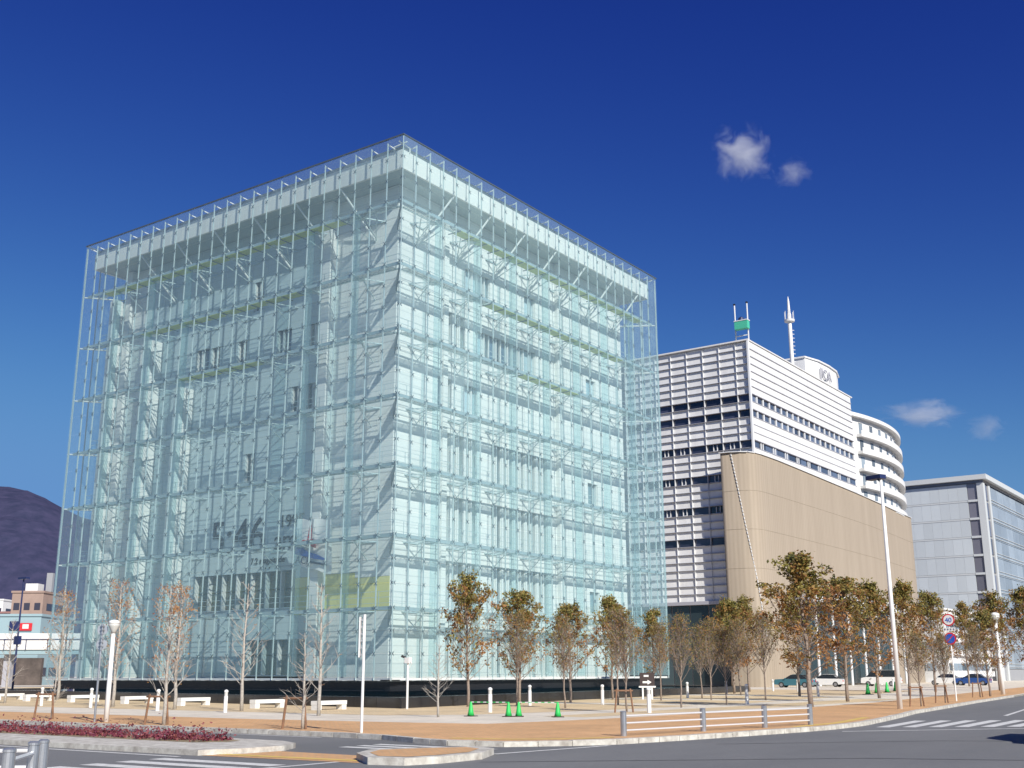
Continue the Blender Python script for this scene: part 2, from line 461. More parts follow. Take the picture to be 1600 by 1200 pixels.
# road markings
def mark(name, poly, z=RZ + 0.005): return sheet(name, poly, z, M['roadpaint'])
for k in range(7):
    y = -36.15 - 0.88 * k
    mark('crossing_stripe', [(25.35 + 0.05*k, y), (29.0, y + 0.12), (29.0, y - 0.33), (25.38 + 0.05*k, y - 0.45)])
for k in range(3):
    y = -29.75 - 0.62 * k
    mark('crossing_stripe', [(25.9, y), (29.7, y), (29.6, y - 0.34), (25.9, y - 0.34)])
for k in range(9):
    x = 33.62 + 0.70 * k; y = -13.75 + 0.55 * k
    xt = 33.10 + 0.76 * k; yt = -7.57 + 0.61 * k
    mark('crossing_stripe', [(x, y), (x + 0.42, y + 0.1), (xt + 0.42, yt), (xt, yt)])
mark('road_line', [(30.55, -31.2), (31.15, -27.1), (31.3, -27.1), (30.72, -31.2)])
mark('road_line', [(-150, -35.75), (25.3, -35.65), (25.3, -35.8), (-150, -35.9)])
mark('road_line', [(29.2, -37.4), (29.25, -34.4), (29.4, -34.4), (29.36, -37.4)])
mark('road_line', [(33.6, -16.95), (46, -2.3), (46, -2.55), (33.7, -17.15)])
mark('road_line', [(34.7, -0.6), (33.4, 10.0), (30.4, 40.0), (30.55, 40.0), (33.55, 10.0), (34.88, -0.6)])
mark('road_line', [(-150, -28.32), (22.4, -28.32), (22.4, -28.45), (-150, -28.45)])
# dark repair seams in the asphalt
sheet('asphalt_seam', [(31.8, -33.2), (38.0, -27.8), (47.0, -24.0), (47.0, -24.14), (38.0, -27.95), (31.8, -33.34)], RZ + 0.004, M['patch'])
sheet('asphalt_seam', [(33.2, -25.0), (37.5, -20.5), (47.0, -15.0), (47.0, -15.12), (37.5, -20.62), (33.2, -25.1)], RZ + 0.004, M['patch'])
structure('near_pavement', MB().prism([(36.3, -46.2), (34.0, -44.0), (31.5, -47.0), (20, -56), (20, -75), (75, -75), (75, -58), (52, -48.5)], -0.5, 0.0), M['pale_pave'])

# ------------------------------------------------------------ museum: white building inside a glass skin
W = 35.7
NP = 24
PW = W / NP
ZB, ZT = 1.47, 37.14
LEV = [1.09 + 4.5 * k for k in range(8)]          # 5.59 ... 32.59 are truss levels 1..7
ROWS = [ZB + (LEV[1] - ZB) * i / 3 for i in range(3)] + [LEV[1] + 1.5 * i for i in range(18)] + [LEV[7] + (ZT - LEV[7]) * i / 3 for i in range(4)]
def F(face, s, d, z):
    """point on a face: s metres from the shared corner, d metres inside the glass"""
    return (-d, s, z) if face == 0 else (-s, d, z)
def fbox(mb, face, s0, s1, d0, d1, z0, z1):
    a, b = F(face, s0, d0, z0), F(face, s1, d1, z1)
    return mb.box(a[0], b[0], a[1], b[1], z0, z1)

mus = thing('museum_building', 'cube-shaped white museum wrapped in a pale green glass skin', 'building', (-17.85, 17.85, 0), world_coords=True)

# inner building core and base
core = MB()
core.box(-W + 3.9, -3.9, 3.9, W - 3.9, 0.6, 35.0)
core_o = core.build('inner_core', M['core'], mus)
base = MB()
base.box(-W + 0.5, -0.5, 0.5, W - 0.5, 0.62, 1.22)
base.box(-W + 1.6, -1.6, 1.6, W - 1.6, -0.3, 0.62)
base.build('stone_base', M['granite'], mus)
fl = MB()
for f in (0, 1):
    fbox(fl, f, 0.25, W - 0.25, 0.12, 0.30, 1.26, 1.40)
    for i in range(NP + 1):
        fbox(fl, f, i*PW - 0.05 + (0.1 if i == 0 else 0), i*PW + 0.05, 0.12, 0.9, 1.24, 1.30)
fl.build('skin_footing', M['steel_white'], mus)

# cladding panels and windows of the inner building
NBAY = 20
BW = 30.7 / NBAY
FZ = [1.30, 5.59, 10.09, 14.59, 19.09, 23.59, 28.09, 32.59, 35.06]
pane_meshes = {}
random.seed(11)
def bay_kind(f, b, k):
    """what stands in bay b of storey k on face f"""
    if f == 0:
        if b < 3 or b > 12:
            if b == 16 and k in (1, 3, 5): return 'small'
            if b == 15 and k == 5: return 'P'
            return 'P'
        if k <= 3: return 'fins' if b not in (6, 12) else 'pier'
        if k == 4: return 'P' if b not in (3, 5) else 'pale'
        if k == 5: return {3: 'fins', 4: 'fins', 5: 'P', 6: 'pale', 7: 'blue', 8: 'blue', 9: 'pale', 10: 'pale'}.get(b, 'P')
        if k == 6: return 'pale' if b in (5, 6, 10) else 'P'
        return 'P'
    if b < 4: return 'P'
    if k == 0: return 'dark' if 5 <= b <= 8 else 'P'
    if k == 1: return 'dark' if 6 <= b <= 12 else 'P'
    if k == 4: return 'slit' if b in (5, 6) else 'P'
    if k == 5: return 'slit' if b in (4, 5, 10, 12) else ('bluish' if b in (7, 13) else 'P')
    if k == 6: return 'slit' if b in (3, 9) else 'P'
    if k == 3: return 'slit' if b in (9,) else 'P'
    return 'P'
frames = {0: MB(), 1: MB()}
gaps = {0: MB(), 1: MB()}
for f in (0, 1):
    for b in range(NBAY):
        s0, s1 = 2.5 + BW * b, 2.5 + BW * (b + 1)
        d0 = 2.5 if (f == 0 or b < 4) else 3.05
        for k in range(8):
            z0, z1 = FZ[k], FZ[k + 1]
            kd = bay_kind(f, b, k)
            g = 0.014
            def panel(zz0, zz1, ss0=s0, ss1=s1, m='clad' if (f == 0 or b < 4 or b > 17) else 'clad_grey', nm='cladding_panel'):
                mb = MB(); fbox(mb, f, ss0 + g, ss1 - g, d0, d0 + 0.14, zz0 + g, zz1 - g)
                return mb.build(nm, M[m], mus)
            def window(zz0, zz1, m, depth, ss0=s0, ss1=s1):
                mb = MB(); fbox(mb, f, ss0 + 0.02, ss1 - 0.02, d0 + depth, d0 + depth + 0.03, zz0 + 0.02, zz1 - 0.02)
                w = mb.build('window', M[m], mus)
                mf = MB()
                for a, c in ((ss0, ss0 + 0.06), (ss1 - 0.06, ss1)): fbox(mf, f, a + 0.003, c - 0.003, d0 + 0.10, d0 + depth - 0.003, zz0 + 0.02, zz1 - 0.02)
                fbox(mf, f, ss0 + 0.07, ss1 - 0.07, d0 + 0.10, d0 + depth - 0.003, zz0 + 0.02, zz0 + 0.09)
                mf.build('window_frame', M['steel_white'], w)
                return w
            if kd == 'P':
                if f == 1 and k == 1 and b < 6:
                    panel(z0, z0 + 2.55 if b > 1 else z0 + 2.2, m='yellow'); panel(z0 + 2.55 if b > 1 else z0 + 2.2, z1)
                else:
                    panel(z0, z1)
            elif kd == 'pier':
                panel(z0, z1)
            elif kd == 'small':
                panel(z0, z0 + 0.7); panel(z0 + 2.5, z1); window(z0 + 0.7, z0 + 2.5, 'win_pale', 0.3)
            elif kd == 'slit':
                panel(z0, z0 + 0.5); panel(z0 + 2.9, z1)
                panel(z0 + 0.5, z0 + 2.9, s0, s0 + 0.25); panel(z0 + 0.5, z0 + 2.9, s1 - 0.3, s1)
                window(z0 + 0.5, z0 + 2.9, 'win_dark', 0.25, s0 + 0.25, s0 + 0.60)
                window(z0 + 0.5, z0 + 2.9, 'win_dark', 0.25, s0 + 0.68, s1 - 0.3)
            elif kd in ('pale', 'blue', 'bluish'):
                panel(z0, z0 + 0.6); panel(z0 + 3.0, z1)
                mm = {'pale': 'win_pale', 'blue': 'win_blue', 'bluish': 'win_blue'}[kd]
                window(z0 + 0.6, z0 + 3.0, mm, 0.3, s0, s0 + BW*0.62); window(z0 + 0.6, z0 + 3.0, mm, 0.3, s0 + BW*0.62, s1)
            elif kd == 'fins':
                panel(z1 - 0.95, z1); panel(z0, z0 + 0.3)
                for q in range(2):
                    window(z0 + 0.3, z1 - 0.95, 'win_pale', 0.55, s0 + BW*q/2, s0 + BW*(q+1)/2)
                mb = MB(); fbox(mb, f, s0 + 0.02, s0 + 0.26, d0 + 0.02, d0 + 0.42, z0 + 0.3, z1 - 0.95)
                fbox(mb, f, s0 + BW*0.55, s0 + BW*0.55 + 0.14, d0 + 0.02, d0 + 0.42, z0 + 0.3, z1 - 0.95)
                mb.build('white_fin', M['steel_white'], mus)
            elif kd == 'dark':
                if k == 0:
                    panel(z0 + 2.65, z1); window(z0 + 0.2, z0 + 2.65, 'win_dark', 0.45)
                else:
                    panel(z0 + 3.1, z1); window(z0 + 0.45, z0 + 3.1, 'win_green', 0.45); panel(z0, z0 + 0.45)
# side closures of the two clad walls, and the plain far walls
cl = MB()
cl.box(-W + 2.55, -W + 3.2, 2.56, W - 2.6, 1.25, 35.0)
cl.build('rear_wall', M['clad'], mus)
MB().box(-W + 3.25, -2.66, W - 3.2, W - 2.55, 1.25, 35.0).build('rear_wall', M['clad'], mus)
MB().box(-3.95, -2.655, 2.655, 2.95, 1.25, 35.0).build('corner_wall', M['clad'], mus)
# shallow backing that closes the joints between panels
# pilasters on the left wall
for s, ztop in ((8.25, 35.0), (24.0, 23.4), (28.3, 28.0), (33.4, 32.4)):
    mb = MB(); fbox(mb, 1, s, s + 0.75, 1.75, 3.02, 1.3, ztop)
    mb.build('pilaster', M['clad'], mus)
for s, ztop in ((7.3, 35.0), (22.2, 35.0)):
    mb = MB(); fbox(mb, 0, s, s + 0.5, 2.15, 2.498, 1.3, ztop)
    mb.build('pilaster', M['clad'], mus)

# roof slab with fascia panels and soffit
rf = MB()
rf.box(-W + 0.72, -0.72, 0.72, W - 0.72, 35.10, 36.40)
roof = rf.build('roof', M['soffit'], mus)
for f in (0, 1):
    for i in range(NP):
        a, b = 0.55 + (W - 1.1) * i / NP, 0.55 + (W - 1.1) * (i + 1) / NP
        mb = MB(); fbox(mb, f, a + 0.012, b - 0.012, 0.55, 0.71, 35.10 - 0.02, 36.45)
        mb.build('fascia_panel', M['fascia'], roof)
far = MB()
far.box(-W + 0.55, -W + 0.71, 0.72, W - 0.56, 35.08, 36.45); far.box(-W + 0.72, -0.56, W - 0.71, W - 0.55, 35.08, 36.45)
far.build('rear_fascia', M['fascia'], roof)
ed = MB()
for f in (0, 1):
    fbox(ed, f, 0.8 if f else 0.6, W - 0.6, 0.62, 0.78, 36.47, 36.75)
ed.build('roof_edge', M['steel_dark'], roof)
br = MB()
for f in (0, 1):
    for i in range(NP + 1):
        s = min(max(i * PW, 0.5), W - 0.5)
        br.bar(F(f, s, 0.12, 36.85), F(f, s, 1.3, 36.75), 0.07)
        br.bar(F(f, s, 1.25, 36.75), F(f, s, 1.25, 36.40), 0.07)
br.build('parapet_bracket', M['steel_white'], roof)
cap = MB()
cap.box(-W - 0.05, 0.05, -0.05, 0.05, ZT, ZT + 0.09); cap.box(-0.05, 0.05, 0.052, W + 0.05, ZT, ZT + 0.09)
cap.box(-W - 0.05, 0.05, W + 0.052, W + 0.10, ZT, ZT + 0.09); cap.box(-W - 0.05, -W + 0.05, 0.052, W + 0.05, ZT, ZT + 0.09)
cap.build('skin_cap', M['steel_dark'], mus)

# glass skin
pm = {}
rest = MB()
skin_rest = None
gp = 0.012
for f in (0, 1):
    for i in range(NP):
        for j in range(len(ROWS) - 1):
            s0, s1 = i * PW + gp + (0.01 if i == 0 else 0), (i + 1) * PW - gp
            z0, z1 = ROWS[j] + gp, ROWS[j + 1] - gp
            if i < 6:
                key = (f, i == 0, round(z1 - z0, 3))
                if key not in pm:
                    mb = MB(); fbox(mb, f, 0, s1 - s0, -0.009, 0.009, 0, z1 - z0); pm[key] = mb.mesh('glass_pane', M['pane'])
                put('glass_pane', pm[key], mus, F(f, s0, 0, z0), (0, 0, random.uniform(-0.003, 0.003)))
            else:
                fbox(rest, f, s0, s1, -0.009, 0.009, z0, z1)
for i in range(NP):
    for j in range(len(ROWS) - 1):
        z0, z1 = ROWS[j] + gp, ROWS[j + 1] - gp
        rest.box(-(i + 1) * PW + gp, -i * PW - gp, W - 0.009, W + 0.009, z0, z1)
        if i not in (0, NP - 1): rest.box(-W - 0.009, -W + 0.009, i * PW + gp, (i + 1) * PW - gp, z0, z1)
tag(rest.build('glass_panes_beyond', M['pane'], mus), kind='stuff')

fit = MB()
for f in (0, 1):
    mul_me = MB(); fbox(mul_me, f, -0.022, 0.022, 0.05, 0.14, ZB - 0.2, 36.95); mul_me = mul_me.mesh('mullion', M['mullion'])
    fin_me = MB(); fbox(fin_me, f, -0.012, 0.012, 0.18, 0.80, ZB, LEV[7]); fin_me = fin_me.mesh('glass_fin', M['fin'])
    for i in range(1, NP + 1):
        put('mullion', mul_me, mus, F(f, i * PW - (0.06 if i == NP else 0), 0, 0))
        if i < NP and i % 3 == 0 and not (f == 1 and i in (9, 12)): put('glass_fin', fin_me, mus, F(f, i * PW, 0, 0))
        if i < NP:
            for z in ROWS[1:-1]:
                s = i * PW
                for q in (-1, 1):
                    fit.bar(F(f, s - 0.13, 0.035, z - 0.13 * q), F(f, s + 0.13, 0.035, z + 0.13 * q), 0.032)
    for z in ROWS[1:-1]:
        for q in (-1, 1): fit.bar(F(f, 0.06, 0.05, z - 0.12 * q), F(f, 0.26, 0.05, z + 0.12 * q), 0.032)
tag(fit.build('spider_fittings', M['steel_dark'], mus), kind='stuff')
MB().box(-0.06, -0.01, 0.01, 0.06, ZB - 0.2, ZT).build('corner_post', M['steel'], mus)
# mullions of the two far faces, seen through the skin
fm = MB()
for i in range(1, NP, 1):
    fm.box(-i*PW - 0.03, -i*PW + 0.03, W - 0.17, W - 0.05, ZB, 36.95)
    fm.box(-W + 0.05, -W + 0.17, i*PW - 0.03, i*PW + 0.03, ZB, 36.95)
fm.box(-W + 0.03, -W + 0.10, W - 0.10, W - 0.03, ZB, 36.95)
fm.box(-W + 0.05, -W + 0.17, 0.06, 0.13, ZB, 36.95)
tag(fm.build('far_mullions', M['steel'], mus), kind='stuff')

# trusses, decks, rails, brackets at each level
CAT = {7: ((6.7, 33.4), (5.9, 33.1)), 6: ((10.4, 29.7), (9.9, 27.6)), 5: ((14.5, 22.4), (13.5, 22.6))}
for k in range(1, 8):
    z = LEV[k]
    for f in (0, 1):
        tr = MB()
        e0 = 0.20 if f == 0 else 0.20
        tr.bar(F(f, e0 + (0.5 if f else 0), 0.42, z), F(f, W - 0.3, 0.42, z), 0.085)
        tr.bar(F(f, 1.15 + (0.06 if f else 0), 1.15, z), F(f, W - 1.2, 1.15, z), 0.09)
        n = NP * 2
        for i in range(1, n - 1):
            s0, s1 = i * PW / 2, (i + 1) * PW / 2
            a, b = (0.42, 1.15) if i % 2 else (1.15, 0.42)
            tr.bar(F(f, s0, a, z), F(f, s1, b, z), 0.035)
        for i in range(1, NP):
            tr.bar(F(f, i*PW, 0.16, z), F(f, i*PW, 0.42, z), 0.06)
        tr.build('wind_truss', M['steel'], mus)
        eb = MB(); fbox(eb, f, 0.36 if f == 0 else 0.44, W - 0.4, 0.30, 0.36, z - 0.12, z + 0.10)
        eb.build('edge_beam', M['band'], mus)
        dk = MB()
        c0, c1 = CAT.get(k, ((99, 99), (99, 99)))[f]
        segs = [(1.2, min(c0, W - 1.2))] + ([(c1, W - 1.2)] if c1 < W - 1.2 else [])
        for a, b in segs:
            if b > a:
                fbox(dk, f, a, b, 0.52, 1.02, z - 0.075, z - 0.052)
        dk.build('deck_grating', M['grating'], mus)
        if k in CAT:
            n = int((c1 - c0) / PW)
            cw = MB()
            for i in range(n):
                a, b = c0 + (c1 - c0) * i / n, c0 + (c1 - c0) * (i + 1) / n
                cb = MB(); fbox(cb, f, a + 0.03, b - 0.03, 0.30, 1.10, z - 0.16, z - 0.12)
                cb.build('catwalk_plate', M['catwalk'], mus)
                fbox(cw, f, a - 0.03, a + 0.03, 0.25, 1.4, z - 0.22, z - 0.165)
            cw.build('catwalk_beam', M['steel_dark'], mus)
        if k < 7:
            rl = MB()
            a0 = 1.2
            for q in (0.38, 0.74, 1.10): rl.bar(F(f, a0, 1.18, z + q), F(f, W - 1.2, 1.18, z + q), 0.026)
            for i in range(1, NP * 2 - 1):
                if i * PW / 2 > a0 and i % 2: rl.bar(F(f, i * PW / 2, 1.18, z), F(f, i * PW / 2, 1.18, z + 1.1), 0.026)
            rl.build('handrail', M['steel'], mus)
        bk = MB()
        for q in range(1, 8):
            s = 4.4625 * q
            dw = 2.5 if (f == 0 or s < 8.6) else 3.05
            bk.bar(F(f, s - 0.75, dw, z - 0.05), F(f, s, 1.15, z - 0.05), 0.065)
            bk.bar(F(f, s + 0.75, dw, z - 0.05), F(f, s, 1.15, z - 0.05), 0.065)
            bk.bar(F(f, s, dw, z - 1.25), F(f, s, 1.15, z - 0.12), 0.045)
            bk.bar(F(f, s - 0.75, dw - 0.03, z - 0.05), F(f, s + 0.75, dw - 0.03, z - 0.05), 0.09)
            fbox(bk, f, s - 0.28, s + 0.28, 0.75, 1.2, z - 0.22, z - 0.16)
        bk.build('outrigger', M['steel'], mus)
    g = MB()
    a, b, c = Vector((-2.52, 2.48, z - 0.95)), Vector((-2.52, 2.48, z)), Vector((-0.12, 0.12, z))
    d = Vector((0.03, 0.03, 0))
    n0 = len(g.v)
    g.v += [tuple(a - d), tuple(b - d), tuple(c - d), tuple(a + d), tuple(b + d), tuple(c + d)]
    g.f += [(0, 1, 2), (5, 4, 3), (0, 2, 5, 3), (2, 1, 4, 5), (1, 0, 3, 4)]; g.m += [0] * 5
    g.build('corner_gusset', M['steel_dark'], mus)
# roof struts from the soffit edge down to the wall
for f in (0, 1):
    for q in range(7):
        s = 4.55 + 4.50 * q
        dw = 2.5 if (f == 0 or s < 8.6) else 3.05
        if f == 1 and q > 5: continue
        mb = MB(); mb.tube([F(f, s, dw, 31.2), F(f, s + 1.85, 0.68, 35.08)], 0.075, 8)
        mb.build('roof_strut', M['steel_white'], mus)
        mb = MB(); mb.tube([F(f, s, dw, 31.2), F(f, s - 1.2, 1.15, 32.5)], 0.035, 6)
        mb.tube([F(f, s + 0.2, dw, 31.2), F(f, s + 1.3, 1.15, 32.5)], 0.035, 6)
        mb.build('strut_brace', M['steel'], mus)
# sunlit return pipes at the far glass end
for k in range(1, 8):
    z = LEV[k]
    mb = MB(); mb.tube([(-0.2, W - 0.12, z), (-3.2, W - 2.0, z)], 0.06, 8)
    mb.build('end_strut', M['steel_white'], mus)
    mb = MB(); mb.tube([(-W + 0.12, 0.2, z), (-W + 2.4, 2.9, z)], 0.06, 8)
    mb.build('end_strut', M['steel_white'], mus)
# ladder in the left cavity
ld = MB()
for s in (33.05, 33.55): ld.bar(F(1, s, 1.6, 1.3), F(1, s, 1.6, 32.6), 0.05)
for i in range(62): ld.bar(F(1, 33.05, 1.6, 1.6 + 0.5*i), F(1, 33.55, 1.6, 1.6 + 0.5*i), 0.03)
ld.build('ladder', M['steel_white'], mus)

# lettering on the left wall
def text_mesh(s, size, m, extrude=0.02, align='LEFT', name='lettering'):
    cu = bpy.data.curves.new(name, 'FONT'); cu.body = s; cu.size = size; cu.extrude = extrude; cu.align_x = align
    ob = bpy.data.objects.new(name, cu); col.objects.link(ob)
    dg = bpy.context.evaluated_depsgraph_get()
    me = bpy.data.meshes.new_from_object(ob.evaluated_get(dg))
    bpy.data.objects.remove(ob)
    me.materials.clear(); me.materials.append(m)
    return me
UP = (math.pi / 2, 0, 0)
put('lettering', text_mesh('5:46', 3.5, M['ink']), mus, (-20.9, 3.0, 10.25), UP)
put('lettering', text_mesh('am', 2.0, M['ink']), mus, (-14.0, 3.0, 10.2), UP)
put('lettering', text_mesh('1995', 1.25, M['ink_black']), mus, (-13.5, 2.98, 11.75), UP)
put('lettering', text_mesh('7.2 magnitude', 0.62, M['ink_black']), mus, (-16.3, 3.0, 9.3), UP)
put('lettering', text_mesh('. . .', 0.8, M['ink_black']), mus, (-15.2, 3.0, 8.9), UP)

# banner hung in the cavity
ban = thing('hanging_banner', 'white banner with a red sail emblem and blue waves hanging behind the glass', 'banner', (-9.7, 2.2, 7.9), world_coords=True)
nb = MB()
nx, nz = 14, 14
for sgn in (0, 1):
    for i in range(nx + 1):
        for j in range(nz + 1):
            x = -11.3 + 3.35 * i / nx
            zt = 11.85 - 0.25 * i / nx
            zb = 8.75 - 0.75 * i / nx
            z = zt + (zb - zt) * j / nz + 0.05 * math.sin(i * 0.9)
            nb.v.append((x, 2.2 + 0.10 * math.sin(i * 0.8 + j * 0.25) + 0.012 * sgn, z))
o = (nx + 1) * (nz + 1)
for i in range(nx):
    for j in range(nz):
        a = i * (nz + 1) + j
        nb.f.append((a, a + 1, a + nz + 2, a + nz + 1)); nb.m.append(0)
        nb.f.append((o + a + nz + 1, o + a + nz + 2, o + a + 1, o + a)); nb.m.append(0)
M['cloth'] = mat('banner_cloth', (0.90, 0.90, 0.88), 0.8)
nb.build('cloth', M['cloth'], ban, smooth=True)
def flat(poly, y, t, m, nm, par):
    mb = MB(); n = len(poly)
    ar = sum(poly[i][0]*poly[(i+1) % n][1] - poly[(i+1) % n][0]*poly[i][1] for i in range(n))
    if ar < 0: poly = poly[::-1]
    mb.v = [(x, y, z) for x, z in poly] + [(x, y + t, z) for x, z in poly]
    mb.f = [tuple(range(n)), tuple(2*n-1-i for i in range(n))] + [(i, n+i, n+(i+1) % n, (i+1) % n) for i in range(n)]
    mb.m = [0] * (n + 2)
    return mb.build(nm, m, par)
flat([(-10.1, 10.35), (-9.85, 11.5), (-9.7, 11.2), (-9.72, 10.35)], 2.07, 0.02, M['red_paint'], 'emblem', ban)
flat([(-10.8, 10.2), (-10.5, 10.4), (-10.1, 10.3), (-9.6, 10.4), (-9.3, 10.2), (-9.25, 9.75), (-9.6, 9.85), (-9.9, 10.0), (-10.3, 10.05)], 2.07, 0.02, M['red_paint'], 'emblem', ban)
flat([(-11.2, 9.95), (-10.6, 9.9), (-10.0, 9.55), (-9.2, 9.35), (-8.2, 8.95), (-8.4, 8.9), (-9.4, 9.05), (-10.2, 9.25), (-11.2, 9.45)], 2.07, 0.02, M['blue_paint'], 'wave', ban)
put('lettering', text_mesh('ACI', 0.75, M['navy_paint'], 0.01), ban, (-11.15, 2.06, 8.85), (math.pi/2, R(6), 0))
flat([(-10.0, 9.0), (-8.2, 8.62), (-8.2, 8.5), (-10.0, 8.85)], 2.07, 0.02, M['navy_paint'], 'wave', ban)

ban.location += Vector((1.2, -0.8, 0.05))
# pool basin round the museum
bas = [(8.7, -9.1), (6.2, 12.0), (3.4, 37.5), (2.6, 46.0), (-46, 46.0), (-46, -1.2), (-31.0, -3.2)]
ins = [(8.2, -8.55), (5.75, 12.0), (2.95, 37.5), (2.2, 45.5), (-45.5, 45.5), (-45.5, -0.75), (-31.0, -2.72)]
pb = thing('pool_basin', 'low black granite pool basin round the foot of the glass museum', 'pool', (8.7, -9.1, 0), world_coords=True)
rim = MB(); k = len(bas)
for i in range(k):
    j = (i + 1) % k
    n0 = len(rim.v)
    for z in (-0.2, 0.52):
        for p in (bas[i], bas[j], ins[j], ins[i]): rim.v.append((p[0], p[1], z))
    rim.f += [(n0+3, n0+2, n0+1, n0), (n0+4, n0+5, n0+6, n0+7), (n0, n0+1, n0+5, n0+4), (n0+2, n0+3, n0+7, n0+6)]; rim.m += [0]*4
rim.build('basin_wall', M['granite'], pb)
# granite facing slabs along the two visible sides
for A, B, n in ((Vector((8.7, -9.1)), Vector((-31.0, -3.2)), 22), (Vector((8.7, -9.1)), Vector((6.2, 12.0)), 12), (Vector((6.2, 12.0)), Vector((3.4, 37.5)), 14)):
    t = (B - A).normalized(); nn = Vector((t.y, -t.x))
    if nn.x - nn.y < 0: nn = -nn
    L = (B - A).length
    for i in range(n):
        p0, p1 = A + t * (L*i/n + 0.008), A + t * (L*(i+1)/n - 0.008)
        MB().prism([tuple(p0), tuple(p1), tuple(p1 + nn*0.03), tuple(p0 + nn*0.03)], -0.1, 0.50).build('granite_slab', M['granite'], pb)
sheet('water', ins, 0.46, M['water'])

# ------------------------------------------------------------ tall office tower beyond the museum
M['t_panel'] = mat('tower_white_panel', (0.78, 0.78, 0.77), 0.45)
M['t_frame'] = mat('tower_grey_rib', (0.38, 0.38, 0.42), 0.5)
M['t_rib'] = mat('tower_pale_rib', (0.62, 0.63, 0.64), 0.5)
M['t_frame_w'] = mat('tower_white_rib', (0.70, 0.71, 0.72), 0.45)
M['t_win'] = mat('tower_window', (0.018, 0.02, 0.035), 0.08, spec=0.8)
M['t_win2'] = mat('tower_window_blue', (0.07, 0.09, 0.13), 0.08, spec=0.8)
M['lobby'] = mat('lobby_glass', (0.035, 0.05, 0.055), 0.12, spec=0.5)
M['t_core'] = mat('tower_core', (0.30, 0.31, 0.33), 0.7)
def tan_mat():
    m = mat('tan_ribbed_wall', (0.56, 0.42, 0.27), 0.75)
    nt = m.node_tree; N, L = nt.nodes, nt.links; b = N['Principled BSDF']
    uv = N.new('ShaderNodeUVMap')
    wv = N.new('ShaderNodeTexWave'); wv.inputs['Scale'].default_value = 0.55; wv.bands_direction = 'X'
    L.new(uv.outputs[0], wv.inputs['Vector'])
    bp = N.new('ShaderNodeBump'); bp.inputs['Strength'].default_value = 0.10; bp.inputs['Distance'].default_value = 0.03
    L.new(wv.outputs['Fac'], bp.inputs['Height']); L.new(bp.outputs[0], b.inputs['Normal'])
    rp = N.new('ShaderNodeMix'); rp.data_type = 'RGBA'
    rp.inputs[6].default_value = (0.325, 0.27, 0.205, 1); rp.inputs[7].default_value = (0.36, 0.30, 0.23, 1)
    L.new(wv.outputs['Fac'], rp.inputs[0]); L.new(rp.outputs[2], b.inputs['Base Color'])
    return m
M['tan'] = tan_mat()
def streaks(m, sc):
    N, L = m.node_tree.nodes, m.node_tree.links; b = N['Principled BSDF']; inp = b.inputs['Base Color']
    tc = N.new('ShaderNodeTexCoord'); mp = N.new('ShaderNodeMapping'); mp.inputs['Scale'].default_value = sc
    nz = N.new('ShaderNodeTexNoise'); nz.inputs['Scale'].default_value = 1.0; nz.inputs['Detail'].default_value = 6; nz.inputs['Roughness'].default_value = 0.7
    L.new(tc.outputs['Object'], mp.inputs[0]); L.new(mp.outputs[0], nz.inputs['Vector'])
    rp = N.new('ShaderNodeValToRGB'); rp.color_ramp.elements[0].position = 0.3; rp.color_ramp.elements[1].position = 0.7
    rp.color_ramp.elements[0].color = (0.90, 0.89, 0.88, 1); rp.color_ramp.elements[1].color = (1.05, 1.05, 1.05, 1)
    L.new(nz.outputs['Fac'], rp.inputs[0])
    mx = N.new('ShaderNodeMix'); mx.data_type = 'RGBA'; mx.blend_type = 'MULTIPLY'; mx.inputs[0].default_value = 1.0
    if inp.is_linked: L.new(inp.links[0].from_socket, mx.inputs[6])
    else: mx.inputs[6].default_value = inp.default_value
    L.new(rp.outputs[0], mx.inputs[7]); L.new(mx.outputs[2], inp)
streaks(M['tan'], (0.5, 0.5, 0.06)); streaks(M['t_panel'], (0.8, 0.8, 0.25))
vary(M['t_panel'], 0.94, 1.03); vary(M['t_win'], 0.5, 3.0); vary(M['t_win2'], 0.6, 2.0); vary(M['lobby'], 0.6, 1.8)
tw = thing('office_tower', 'white louvred office tower with a tan curved lower wall and rooftop mast', 'building', (-9.75, 79, 0), world_coords=True)
CX, CY = -9.75, 79.0
ZR = 43.3
MB().box(-44.0, CX - 2.4, CY + 0.6, 117.4, 0, ZR - 0.3).build('core', M['t_core'], tw)
rowkind = {}
zz = ZR
rows = []
n = 0
while zz > 10.7:
    rows.append((zz - 1.0, zz)); zz -= 1.0
win_rows = {7: 1, 9: 1, 13: 2, 17: 2, 21: 2, 25: 1}
finx = [CX, -11.55]
while finx[-1] > -27: finx.append(finx[-1] - 2.36)
shelf = {}
